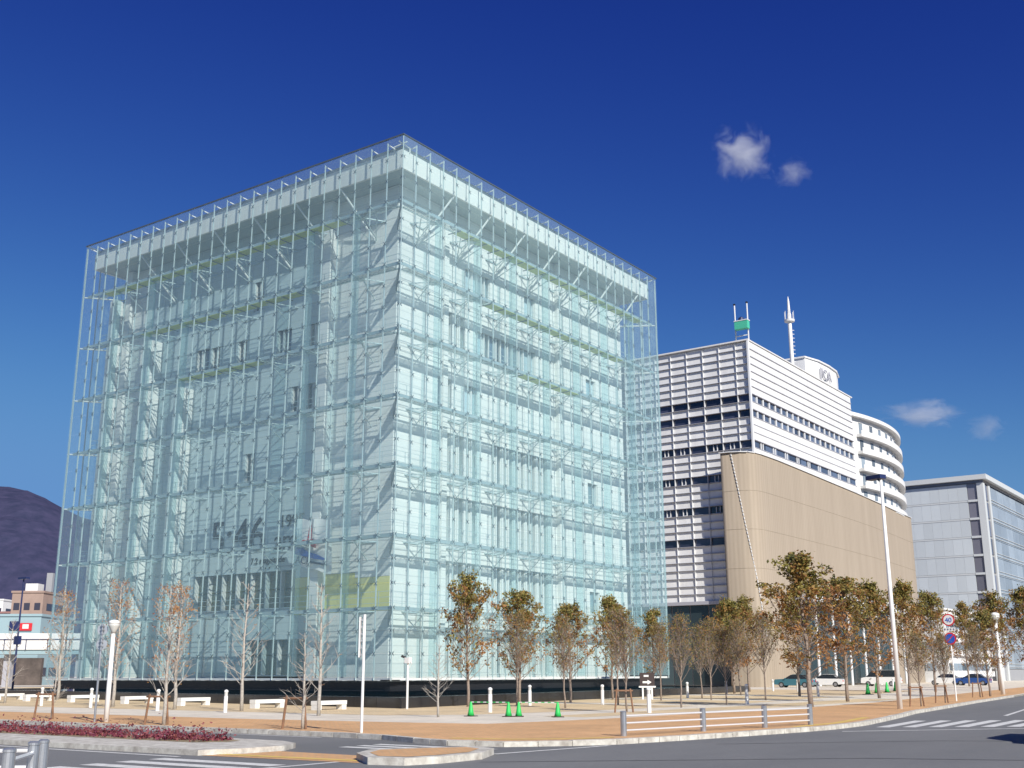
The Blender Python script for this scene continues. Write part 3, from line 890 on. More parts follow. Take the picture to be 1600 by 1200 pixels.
for i in range(len(finx) - 1):
    x1, x0 = finx[i], finx[i + 1]
    for r_, (z0, z1) in enumerate(rows):
        if x0 < -26 and r_ % 2: pass
        wk = win_rows.get(r_)
        if wk:
            w = MB().box(x0 + 0.06, x1 - 0.06, CY + 0.30, CY + 0.36, z0 + 0.02, z1 - 0.02).build('window', M['t_win'], tw)
            if wk == 2 and (i % 3 != 0):
                c = x0 + (x1 - x0) * 0.5
                fr = MB()
                for a, b in ((c - 0.30, c - 0.22), (c + 0.22, c + 0.30)): fr.box(a, b, CY + 0.16, CY + 0.298, z0 + 0.05, z1 - 0.08)
                fr.box(c - 0.218, c + 0.218, CY + 0.16, CY + 0.298, z0 + 0.05, z0 + 0.14)
                fr.build('window_frame', M['t_frame_w'], w)
        else:
            mb = MB()
            # louvre blade: leans out towards its foot
            k = len(mb.v)
            mb.v += [(x0 + 0.03, CY + 0.10, z0 + 0.05), (x1 - 0.03, CY + 0.10, z0 + 0.05), (x1 - 0.03, CY + 0.16, z1 - 0.02), (x0 + 0.03, CY + 0.16, z1 - 0.02),
                     (x0 + 0.04, CY + 0.30, z0 + 0.07), (x1 - 0.04, CY + 0.30, z0 + 0.07), (x1 - 0.04, CY + 0.30, z1 - 0.02), (x0 + 0.04, CY + 0.30, z1 - 0.02)]
            mb.f += [(0, 1, 2, 3), (7, 6, 5, 4), (0, 4, 5, 1), (3, 2, 6, 7), (0, 3, 7, 4), (1, 5, 6, 2)]; mb.m += [0]*6
            mb.build('facade_panel', M['t_panel'], tw)
for r_, (z0, z1) in enumerate(rows):
    MB().box(finx[-1], CX - 0.05, CY - 0.08, CY + 0.3, z0 - 0.005, z0 + 0.045).build('ledge', M['t_frame'], tw)
for x in finx[1:]:
    MB().box(x - 0.028, x + 0.028, CY - 0.05, CY + 0.4, 10.4, ZR).build('rib', M['t_rib'], tw)
MB().box(CX - 0.12, CX + 0.10, CY - 0.24, CY + 0.2, 28.7, ZR + 0.05).build('corner_rib', M['t_frame_w'], tw)
MB().box(-44, CX + 0.12, CY - 0.26, CY + 1.0, ZR + 0.06, ZR + 0.22).build('coping', M['t_panel'], tw)
MB().box(CX - 0.9, CX + 0.12, CY + 1.02, 118.2, ZR + 0.06, ZR + 0.22).build('coping', M['t_panel'], tw)
# sunny side
NB2 = 19
Y0, Y1 = CY + 0.2, 117.6
wr2 = {7: 1, 9: 1, 13: 2}
for i in range(NB2):
    a, b = Y0 + (Y1 - Y0) * i / NB2, Y0 + (Y1 - Y0) * (i + 1) / NB2
    for r_, (z0, z1) in enumerate(rows[:15]):
        wk = wr2.get(r_)
        if wk:
            MB().box(CX - 0.22, CX - 0.16, a + 0.03, b - (0.35 if wk == 1 else 0.1), z0 + 0.03, z1 - 0.03).build('window', M['t_win2'], tw)
            if wk == 1: MB().box(CX - 0.22, CX - 0.03, b - 0.33, b - 0.02, z0 + 0.03, z1 - 0.03).build('window_post', M['t_frame_w'], tw)
            if wk == 2 and i % 2:
                w = MB()
                for p, q in ((a + 0.3, a + 0.5), (a + 0.95, a + 1.15)): w.box(CX - 0.15, CX - 0.06, p, q, z0 + 0.04, z1 - 0.04)
                w.build('window_frame', M['t_frame_w'], tw)
        else:
            MB().box(CX - 0.22, CX, a + 0.02, b - 0.02, z0 + 0.09, z1 - 0.01).build('facade_panel', M['t_panel'], tw)
for r_, (z0, z1) in enumerate(rows[:15]):
    MB().box(CX - 0.22, CX + (0.06 if r_ > 6 else 0.10), Y0, Y1, z0 - 0.02, z0 + 0.06).build('ledge', M['t_frame'], tw)
MB().box(CX - 2.38, CX - 0.24, Y0 + 0.45, Y1, 27.6, ZR - 0.1).build('backing', M['t_core'], tw)
# tan curved wall
def curve_wall():
    pl = [(-13.55, 77.2, 28.6), (-12.3, 77.3, 28.6), (-11.1, 77.5, 28.55), (-10.1, 77.95, 28.5), (-9.55, 78.7, 28.45), (-9.3, 79.9, 28.42), (-9.25, 82.0, 28.42), (-9.22, 85.3, 28.42),
          (-9.22, 93.2, 28.3), (-9.25, 103, 28.14), (-9.4, 114.2, 28.03), (-9.7, 123.6, 27.95), (-10.1, 131.2, 27.95), (-10.8, 142, 27.97), (-11.4, 150.2, 28.1), (-12.0, 151.2, 28.1)]
    me = bpy.data.meshes.new('tan_wall')
    # finer
    pts = []
    for i in range(len(pl) - 1):
        for q in range(3): pts.append(Vector(pl[i]).lerp(Vector(pl[i+1]), q / 3))
    pts.append(Vector(pl[-1]))
    v, f, uvs = [], [], []
    acc = 0; U = [0]
    for i in range(1, len(pts)): acc += (pts[i] - pts[i-1]).length; U.append(acc)
    th = 0.45
    inn = [Vector((*q, p.z)) for q, p in zip(offset([tuple(p.xy) for p in pts], th), pts)]
    for p in pts: v.append((p.x, p.y, 0)); v.append((p.x, p.y, p.z))
    for p in inn: v.append((p.x, p.y, 0)); v.append((p.x, p.y, p.z))
    zt = 28.0
    m = len(pts) * 2
    for i in range(len(pts) - 1):
        a = 2 * i
        f.append((a, a + 2, a + 3, a + 1)); uvs += [(U[i], 0), (U[i+1], 0), (U[i+1], zt), (U[i], zt)]
        f.append((m + a, m + a + 1, m + a + 3, m + a + 2)); uvs += [(U[i], 0), (U[i], zt), (U[i+1], zt), (U[i+1], 0)]
        f.append((a + 1, a + 3, m + a + 3, m + a + 1)); uvs += [(0, 0)] * 4
    f.append((0, 1, m + 1, m)); uvs += [(0, 0)] * 4
    e = 2 * (len(pts) - 1)
    f.append((e, m + e, m + e + 1, e + 1)); uvs += [(0, 0)] * 4
    me.from_pydata(v, [], f)
    uv = me.uv_layers.new(name='UVMap')
    for i, c in enumerate(uvs): uv.data[i].uv = c
    me.materials.append(M['tan'])
    me.polygons.foreach_set('use_smooth', [abs(p.normal.z) < 0.5 for p in me.polygons])
    return pts, put('tan_wall', me, tw)
M['tan_joint'] = mat('tan_joint', (0.30, 0.25, 0.19), 0.8)
tpts, tanw = curve_wall()
# pale coping and the zipped seam
cp = MB()
for i in range(len(tpts) - 1):
    cp.bar((tpts[i].x - 0.15, tpts[i].y + 0.05, tpts[i].z + 0.06), (tpts[i+1].x - 0.15, tpts[i+1].y + 0.05, tpts[i+1].z + 0.06), 0.6, 0.10)
cp.build('wall_coping', M['t_frame_w'], tanw)
for zj in (4.5, 9.3, 14.1, 18.9, 23.7):
    jt = MB()
    for i in range(len(tpts) - 1):
        n_ = Vector((tpts[i+1].y - tpts[i].y, tpts[i].x - tpts[i+1].x, 0)).normalized() * 0.004
        jt.bar((tpts[i].x + n_.x, tpts[i].y + n_.y, zj), (tpts[i+1].x + n_.x, tpts[i+1].y + n_.y, zj), 0.02, 0.05)
    jt.build('panel_joint', M['tan_joint'], tanw)
sm = MB()
import_pts = [(-12.15, 77.3, 28.4), (-11.55, 77.42, 24.5), (-10.95, 77.56, 20.4), (-10.35, 77.84, 16.3), (-9.85, 78.25, 12.2), (-9.58, 78.65, 8.4), (-9.42, 79.2, 5.0)]
for i in range(len(import_pts) - 1):
    A, B = Vector(import_pts[i]), Vector(import_pts[i+1])
    for q in range(9):
        a, b = A.lerp(B, q / 9), A.lerp(B, (q + 0.72) / 9)
        off = Vector((0.03, -0.04, 0))
        sm.bar(tuple(a + off), tuple(b + off), 0.13, 0.08)
sm.build('seam', M['t_frame_w'], tanw)
# entrance recess at the foot of the louvred face
MB().box(-30, -13.9, CY - 0.2, CY + 0.6, 10.0, 10.42).build('lintel', M['t_frame'], tw)
for i in range(6):
    x = -14.6 - 2.6 * i
    MB().box(x - 2.5, x - 0.08, CY + 0.45, CY + 0.55, 0.2, 9.9).build('lobby_pane', M['lobby'], tw)
# canopy opening in the tan wall
MB().prism([(-9.0, 87.5), (-6.4, 87.5), (-7.2, 128.5), (-9.8, 128.5)], 10.6, 11.3).build('canopy', M['t_frame'], tw)
MB().prism([(-6.6, 87.3), (-6.2, 87.3), (-7.0, 128.6), (-7.4, 128.6)], 10.4, 11.75).build('canopy_fascia', M['t_panel'], tw)
for y in range(90, 128, 6):
    MB().tube([(-7.3, y, 0), (-7.3, y, 10.6)], 0.18, 10).build('canopy_column', M['t_frame_w'], tw)
for i in range(12):
    MB().box(-9.16, -9.0 + 0.02, 88 + 3.2*i, 91 + 3.2*i, 0.2, 10.3).build('lobby_pane', M['lobby'], tw)
# penthouse with lettering
ph = MB()
arc = [(-14.0, 110.5), (-13.2, 114), (-13.0, 118), (-13.2, 122), (-14.2, 125.6), (-22, 125.6), (-22, 110.5)]
ph.prism(arc, ZR - 1, 48.9)
pho = ph.build('penthouse', M['t_panel'], tw)
MB().prism([(x * 0.999, y) for x, y in [(-13.9, 110.3), (-13.0, 114), (-12.8, 118), (-13.0, 122), (-14.0, 125.8), (-22, 125.8), (-22, 110.3)]], 48.9, 49.15).build('penthouse_roof', M['t_panel'], pho)
put('lettering', text_mesh('JICA', 2.3, M['t_frame'], 0.06), pho, (-12.95, 114.0, 46.4), (math.pi/2, 0, math.pi/2 - R(3)))
# antenna mast
am = thing('antenna_mast', 'white tapering antenna mast with a ring platform on the tower roof', 'mast', (-14, 105.2, ZR - 0.4), world_coords=True)
MB().tube([(-14, 105.2, ZR - 0.4), (-14, 105.2, 54.6)], 0.30, 10).build('pole', M['t_panel'], am)
MB().lathe([(0.3, 0), (0.75, 0.15), (0.8, 0.45), (0.35, 0.5)], (-14, 105.2, 53.2)).build('platform', M['t_panel'], am)
MB().tube([(-14, 105.2, 54.6), (-14, 105.2, 56.6), (-14, 105.2, 57.4)], [0.24, 0.16, 0.04], 10).build('tip', M['t_panel'], am)
rg = MB()
for i in range(14): rg.bar((-14, 105.2, 44 + 0.62*i), (-13.6, 105.75, 44 + 0.62*i), 0.07)
rg.build('climbing_rung', M['t_frame_w'], am)
an = MB()
for q in range(6):
    a = q * math.pi / 3
    an.bar((-14 + 0.7*math.cos(a), 105.2 + 0.7*math.sin(a), 53.4), (-14 + 0.7*math.cos(a), 105.2 + 0.7*math.sin(a), 55.0), 0.07)
an.build('aerial', M['t_frame_w'], am)
# window-cleaning gondola
gd = thing('roof_gondola', 'green window-cleaning gondola between two white posts on the tower roof', 'gondola', (-10.6, 79.6, ZR), world_coords=True)
for p in ((-11.6, 79.6), (-9.85, 79.6)):
    MB().tube([(*p, ZR), (*p, ZR + 5.3)], 0.10, 8).build('post', M['t_frame_w'], gd)
    MB().box(p[0] - 0.12, p[0] + 0.12, 79.48, 79.72, ZR + 5.3, ZR + 5.5).build('post_cap', M['black'], gd)
MB().bar((-11.6, 79.6, ZR + 1.0), (-9.85, 79.6, ZR + 1.0), 0.12).build('crossbar', M['t_frame_w'], gd)
M['teal'] = mat('green_gondola', (0.08, 0.50, 0.33), 0.5)
g2 = MB().box(-11.35, -9.55, 78.7, 79.45, ZR + 1.7, ZR + 2.75).build('cradle', M['teal'], gd)
MB().box(-11.40, -9.50, 78.65, 79.5, ZR + 2.75, ZR + 2.88).build('cradle_rim', M['t_frame_w'], g2)
MB().lathe([(0.02, 0.55), (0.35, 0.35), (0.42, 0.0)][::-1], (-10.5, 79.05, ZR + 2.88)).build('motor', M['navy_paint'], gd)

# ------------------------------------------------------------ round white hotel behind the tower
ht = thing('curved_hotel', 'white curved hotel wing with rounded balconies behind the office tower', 'building', (-22, 137, 0), world_coords=True)
HC = (-60.7, 138.7); HR = 49.1; HT = 43.0
def arcpts(r, a0, a1, n): return [(HC[0] + r*math.cos(a0 + (a1-a0)*i/n), HC[1] + r*math.sin(a0 + (a1-a0)*i/n)) for i in range(n+1)]
def arcwall(r0, r1, a0, a1, n, z0, z1):
    return MB().prism(arcpts(r1, a0, a1, n) + arcpts(r0, a0, a1, n)[::-1], z0, z1)
M['h_white'] = mat('hotel_white', (0.72, 0.72, 0.71), 0.6)
M['h_shade'] = mat('hotel_window', (0.20, 0.24, 0.28), 0.15)
vary(M['h_shade'], 0.5, 1.6)
arcwall(HR - 14, HR, -0.27, 0.42, 60, 28.2, HT - 0.6).build('wall', M['h_white'], ht)
arcwall(HR - 14.2, HR + 0.9, -0.275, 0.43, 60, HT - 0.6, HT).build('roof_rim', M['h_white'], ht)
MB().box(-60, -16, 120, 152, 0, 28.0).build('podium', M['h_white'], ht)
for k in range(5):
    z = HT - 3.35 - 2.85 * k
    bo = arcwall(HR + 0.005, HR + 1.0, -0.215, 0.40, 60, z - 0.45, z).build('balcony', M['h_white'], ht)
    arcwall(HR + 0.93, HR + 0.99, -0.214, 0.40, 60, z, z + 0.55).build('parapet', M['h_white'], bo)
    for i in range(9):
        a_ = -0.215 + 0.0745 * i
        w = arcwall(HR + 0.002, HR + 0.05, a_ + 0.02, a_ + 0.042, 2, z + 0.1, z + 2.05).build('window', M['h_shade'], ht)
        arcwall(HR + 0.05, HR + 0.12, a_ + 0.018, a_ + 0.044, 2, z + 2.06, z + 2.14).build('window_head', M['h_white'], w)

# ------------------------------------------------------------ grey glass office block on the right
ob = thing('grey_office_block', 'grey panelled office block with glazed side and projecting flat roof', 'building', (-7.9, 191, 0), world_coords=True)
M['g_panel'] = mat('grey_panel', (0.56, 0.60, 0.62), 0.4)
M['g_frame'] = mat('grey_frame', (0.58, 0.60, 0.60), 0.45)
M['g_glass'] = mat('grey_glass', (0.30, 0.34, 0.38), 0.25, spec=0.5, var=0.15, scale=0.15)
M['g_dark'] = mat('grey_window', (0.13, 0.13, 0.16), 0.1, spec=0.8)
vary(M['g_panel'], 0.93, 1.05); vary(M['g_dark'], 0.7, 1.6); vary(M['g_glass'], 0.8, 1.25)
MB().box(-40, -8.3, 191.4, 300, 0, 39.8).build('core', M['t_core'], ob)
MB().box(-41, -7.0, 190.2, 301, 40.2, 41.2).build('roof', M['g_frame'], ob)
MB().box(-40.3, -7.9, 191.0, 300.3, 39.6, 40.2).build('roof_recess', M['g_dark'], ob)
for k in range(10):
    z1 = 39.5 - 3.72 * k; z0 = z1 - 3.72
    for i in range(9):
        x1 = -11.2 - 1.9 * i
        MB().box(x1 - 1.88, x1, 191.1, 191.38, z0 + 0.35, z1 - 0.02).build('facade_panel', M['g_panel'], ob)
    MB().box(-28.4, -11.2, 191.05, 191.38, z0 + 0.0, z0 + 0.30).build('floor_band', M['g_frame'], ob)
    w = MB().box(-11.1, -9.3, 191.25, 191.35, z0 + 0.45, z1 - 0.05).build('window', M['g_dark'], ob)
    MB().box(-11.15, -9.25, 191.0, 191.36, z0 - 0.02, z0 + 0.42).build('window_sill', M['g_frame'], ob)
    w = MB().box(-8.28, -8.15, 193.2, 195.6, z0 + 0.45, z1 - 0.05).build('window', M['g_dark'], ob)
    for j in range(10):
        MB().box(-8.28, -8.1, 197.2 + 6*j, 203.1 + 6*j, z0 + 0.05, z1 - 0.05).build('glass_pane', M['g_glass'], ob)
    for q in range(2):
        MB().box(-8.2, -7.95, 197.1, 262, z0 + 0.35 + 0.6*q, z0 + 0.43 + 0.6*q).build('sunshade_bar', M['g_frame'], ob)
MB().box(-9.2, -7.9, 191.0, 192.6, 0, 39.58).build('corner_pier', M['g_frame'], ob)
MB().box(-8.29, -7.95, 195.7, 197.1, 0, 39.58).build('side_pier', M['g_frame'], ob)

# low white annex between the two
ax = thing('white_annex', 'low white building with long window bands behind the roadside trees', 'building', (-9.5, 152, 0), world_coords=True)
MB().box(-20, -8.6, 154.6, 185, 0, 12.3).build('wall', M['h_white'], ax)
MB().box(-20.3, -8.3, 154.3, 185.2, 12.3, 12.6).build('roof', M['h_white'], ax)
for k in range(3):
    z = 9.2 - 3.6 * k
    for i in range(5):
        MB().box(-12.0 - 1.7*i, -10.6 - 1.7*i, 154.5, 154.595, z, z + 1.2).build('window', M['h_shade'], ax)
    for i in range(10):
        MB().box(-8.595, -8.5, 155.4 + 2.8*i, 157.8 + 2.8*i, z, z + 1.2).build('window', M['h_shade'], ax)
    MB().box(-8.598, -8.0, 154.7, 184.8, z - 1.1, z - 0.1).build('balcony', M['h_white'], ax)

# ------------------------------------------------------------ hill and town on the left
def hill():
    import mathutils.noise as nz
    v, f = [], []
    fw = Vector((math.sin(YAW), math.cos(YAW))); rt = Vector((math.cos(YAW), -math.sin(YAW)))
    base = Vector((46.54, -52.84))
    nu, nv = 120, 40
    prof = [(-1500, 260), (-1000, 246), (-720, 238), (-640, 230), (-600, 210), (-500, 172), (-420, 140), (-300, 95), (-100, 60), (200, 30), (600, 20), (1500, 20)]
    for i in range(nu + 1):
        u = -1500 + 3000 * i / nu
        for a, b in zip(prof, prof[1:]):
            if a[0] <= u <= b[0]: h = a[1] + (b[1] - a[1]) * (u - a[0]) / (b[0] - a[0])
        for j in range(nv + 1):
            w = j / nv
            d = 1000 + 900 * w
            p = base + fw * d + rt * (u * d / 1500.0)
            pr = math.sin(min(1, w / 0.56) * math.pi / 2) if w < 0.56 else 1 - 0.25 * (w - 0.56)
            e = nz.fractal(Vector((p.x * 0.004, p.y * 0.004, 0.3)), 1.0, 2.1, 5) * 16 + nz.fractal(Vector((p.x * 0.05, p.y * 0.05, 1)), 1.0, 2.0, 3) * 3.5
            v.append((p.x, p.y, -2 + h * pr * (1 if w > 0 else 0) + e * min(1, w * 4)))
    for i in range(nu):
        for j in range(nv):
            a = i * (nv + 1) + j
            f.append((a, a + nv + 1, a + nv + 2, a + 1))
    me = bpy.data.meshes.new('hill'); me.from_pydata(v, [], f)
    me.materials.append(mat('haze_blue_hill', (0.060, 0.058, 0.115), 0.95, 0, scale=0.06, c2=(0.030, 0.036, 0.075), spec=0.1))  # blue-violet distance haze put into the colour of the woods
    o = put('hill', me); o['kind'] = 'structure'
hill()

M['brick_apt'] = mat('brown_apartment', (0.33, 0.24, 0.20), 0.8, 0, 0.08, 0.5)
M['apt2'] = mat('dull_red_apartment', (0.28, 0.15, 0.14), 0.8, 0, 0.1, 0.5)
M['blue_shop'] = mat('blue_shop', (0.30, 0.42, 0.46), 0.5)
M['under_shade'] = mat('brown_shade', (0.10, 0.08, 0.07), 0.8, 0, 0.4, 0.6)  # brownish dark tone painted for the shade below the footbridge
M['far_win'] = mat('far_window', (0.05, 0.05, 0.07), 0.2)
fwd = Vector((math.sin(YAW), math.cos(YAW), 0)); rgt = Vector((math.cos(YAW), -math.sin(YAW), 0)); eye = Vector((46.54, -52.84, 0))
def spot(u, d): return eye + fwd * d + rgt * u
def far_block(name, label, u0, u1, dep, z0, z1, m, nwx, nwz, roofm=None, depth=14, wh=1.4):
    """a town block facing the plaza, standing at its own place and size"""
    c = spot((u0 + u1) / 2, dep)
    t = thing(name, label, 'building', c, -YAW)
    w = u1 - u0
    MB().box(-w/2, w/2, 0, depth, z0, z1).build('wall', m, t)
    MB().box(-w/2 - 0.2, w/2 + 0.2, -0.2, depth + 0.2, z1, z1 + 0.4).build('roof', roofm or m, t)
    for i in range(nwx):
        for j in range(nwz):
            x = -w/2 + w * (i + 0.5) / nwx; z = z0 + 1.4 + (z1 - z0 - 1.6) * j / max(1, nwz)
            MB().box(x - w/nwx*0.28, x + w/nwx*0.28, -0.06, 0.02, z, z + wh).build('window', M['far_win'], t)
    for j in range(nwz):
        z = z0 + 1.4 + (z1 - z0 - 1.6) * j / max(1, nwz)
        MB().box(w/2 - 0.02, w/2 + 0.06, 2, depth - 2, z, z + wh).build('window', M['far_win'], t)
    return t
K = 1 / 1763.0
t = far_block('apartment_block', 'plain brown apartment block in front of the wooded hill', -770*K*230, -722*K*230, 230, 0, 17.6, M['brick_apt'], 3, 5)
MB().box(-1.5, 1.0, 2, 5, 18.0, 19.6).build('roof_tank', M['h_white'], t)
MB().tube([(-2.0, 1.2, 18.0), (2.0, 1.2, 18.0)], 0.0, 4)
MB().box(2.2, 3.4, 3, 4, 18.0, 21.8).build('roof_tower', M['t_core'], t)
far_block('apartment_block', 'dull red apartment block beside the brown block', -830*K*250, -771*K*250, 250, 0, 14.6, M['apt2'], 8, 4)
t = far_block('white_house', 'small white building peeking above the red apartment block', -830*K*300, -783*K*300, 300, 0, 20.5, M['h_white'], 6, 6)
t = far_block('blue_store', 'pale blue store with a red and navy sign board', -810*K*190, -722*K*190, 190, 0, 11.0, M['blue_shop'], 5, 1)
MB().box(-6, 6, -1.2, -0.3, -0.12, 4.3).build('shade_block', M['under_shade'], t)  # dark box standing in for the shade under the footbridge
MB().box(1.2, 3.4, -0.25, -0.05, 8.7, 9.9).build('sign_board', M['red_paint'], t)
MB().box(-0.3, 1.15, -0.25, -0.05, 8.8, 10.2).build('sign_board', M['navy_paint'], t)
MB().box(1.9, 2.9, -0.32, -0.252, 9.0, 9.7).build('sign_mark', M['h_white'], t)
# pedestrian overpass
ov = thing('footbridge', 'white footbridge crossing on piers in front of the blue store', 'bridge', spot(-740*K*160, 160), -YAW)
MB().box(-18, 26, 0, 4, 4.4, 5.0).build('girder', M['blue_shop'], ov)
MB().box(-18, 26, -0.2, 0.0, 5.0, 7.2).build('side_screen', M['h_white'], ov)
rl = MB()
for q in range(15): rl.bar((-18 + 3*q, -0.3, 5.0), (-18 + 3*q, -0.3, 6.4), 0.08)
rl.bar((-18, -0.3, 6.4), (26, -0.3, 6.4), 0.08)
rl.build('railing', M['navy_paint'], ov)
for x in (-13, -3, 7, 17):
    MB().box(x - 0.5, x + 0.5, 1.2, 2.8, -0.12, 4.4).build('pier', M['t_frame'], ov)

# ------------------------------------------------------------ trees
M['bark_pale'] = mat('pale_bark', (0.38, 0.35, 0.31), 0.85, 0, 0.3, 12)
M['bark_brown'] = mat('brown_bark', (0.25, 0.20, 0.165), 0.85, 0, 0.35, 12)
def leaf_mat(name, cols):
    m = bpy.data.materials.new(name); m.use_nodes = True
    nt = m.node_tree; N, L = nt.nodes, nt.links; b = N['Principled BSDF']
    b.inputs['Roughness'].default_value = 0.6
    at = N.new('ShaderNodeAttribute'); at.attribute_name = 'leafrand'
    rp = N.new('ShaderNodeValToRGB'); rp.color_ramp.interpolation = 'LINEAR'
    els = rp.color_ramp.elements
    els[0].position = 0; els[0].color = (*cols[0], 1); els[1].position = 1; els[1].color = (*cols[-1], 1)
    for i, c in enumerate(cols[1:-1]):
        e = els.new((i + 1) / (len(cols) - 1)); e.color = (*c, 1)
    L.new(at.outputs['Fac'], rp.inputs[0]); L.new(rp.outputs[0], b.inputs['Base Color'])
    tl = N.new('ShaderNodeBsdfTranslucent'); L.new(rp.outputs[0], tl.inputs[0])
    mx = N.new('ShaderNodeMixShader'); mx.inputs[0].default_value = 0.25
    out = N['Material Output']
    L.new(b.outputs[0], mx.inputs[1]); L.new(tl.outputs[0], mx.inputs[2]); L.new(mx.outputs[0], out.inputs[0])
    return m
M['leaf_olive'] = leaf_mat('olive_brown_leaves', [(0.08, 0.085, 0.025), (0.16, 0.16, 0.045), (0.34, 0.29, 0.07), (0.18, 0.14, 0.04), (0.38, 0.22, 0.055), (0.25, 0.11, 0.045), (0.40, 0.20, 0.07)])
M['leaf_rust'] = leaf_mat('rust_leaves', [(0.30, 0.09, 0.04), (0.42, 0.17, 0.05), (0.50, 0.26, 0.07), (0.35, 0.20, 0.05)])
M['leaf_red'] = leaf_mat('red_leaves', [(0.16, 0.03, 0.05), (0.25, 0.05, 0.08), (0.30, 0.10, 0.08), (0.20, 0.04, 0.09)])

class Leaves:
    def __init__(s): s.v, s.f, s.r = [], [], []
    def leaf(s, p, size, rnd, tone):
        n = Vector((rnd.gauss(0, 1), rnd.gauss(0, 1), rnd.gauss(0.4, 1))).normalized()
        a = n.cross(Vector((rnd.gauss(0, 1), rnd.gauss(0, 1), rnd.gauss(0, 1)))).normalized()
        b = n.cross(a)
        k = len(s.v); l, w = size, size * 0.55
        c = Vector(p)
        s.v += [tuple(c - a*l*0.5), tuple(c + b*w*0.5 + n*size*0.1), tuple(c + a*l*0.5), tuple(c - b*w*0.5 + n*size*0.1)]
        s.f += [(k, k+1, k+2, k+3)]
        s.r.append(min(1, max(0, tone + rnd.uniform(-0.22, 0.22))))
    def build(s, name, m, parent):
        me = bpy.data.meshes.new(name); me.from_pydata(s.v, [], s.f); me.materials.append(m)
        at = me.attributes.new('leafrand', 'FLOAT', 'FACE'); at.data.foreach_set('value', s.r)
        return put(name, me, parent)

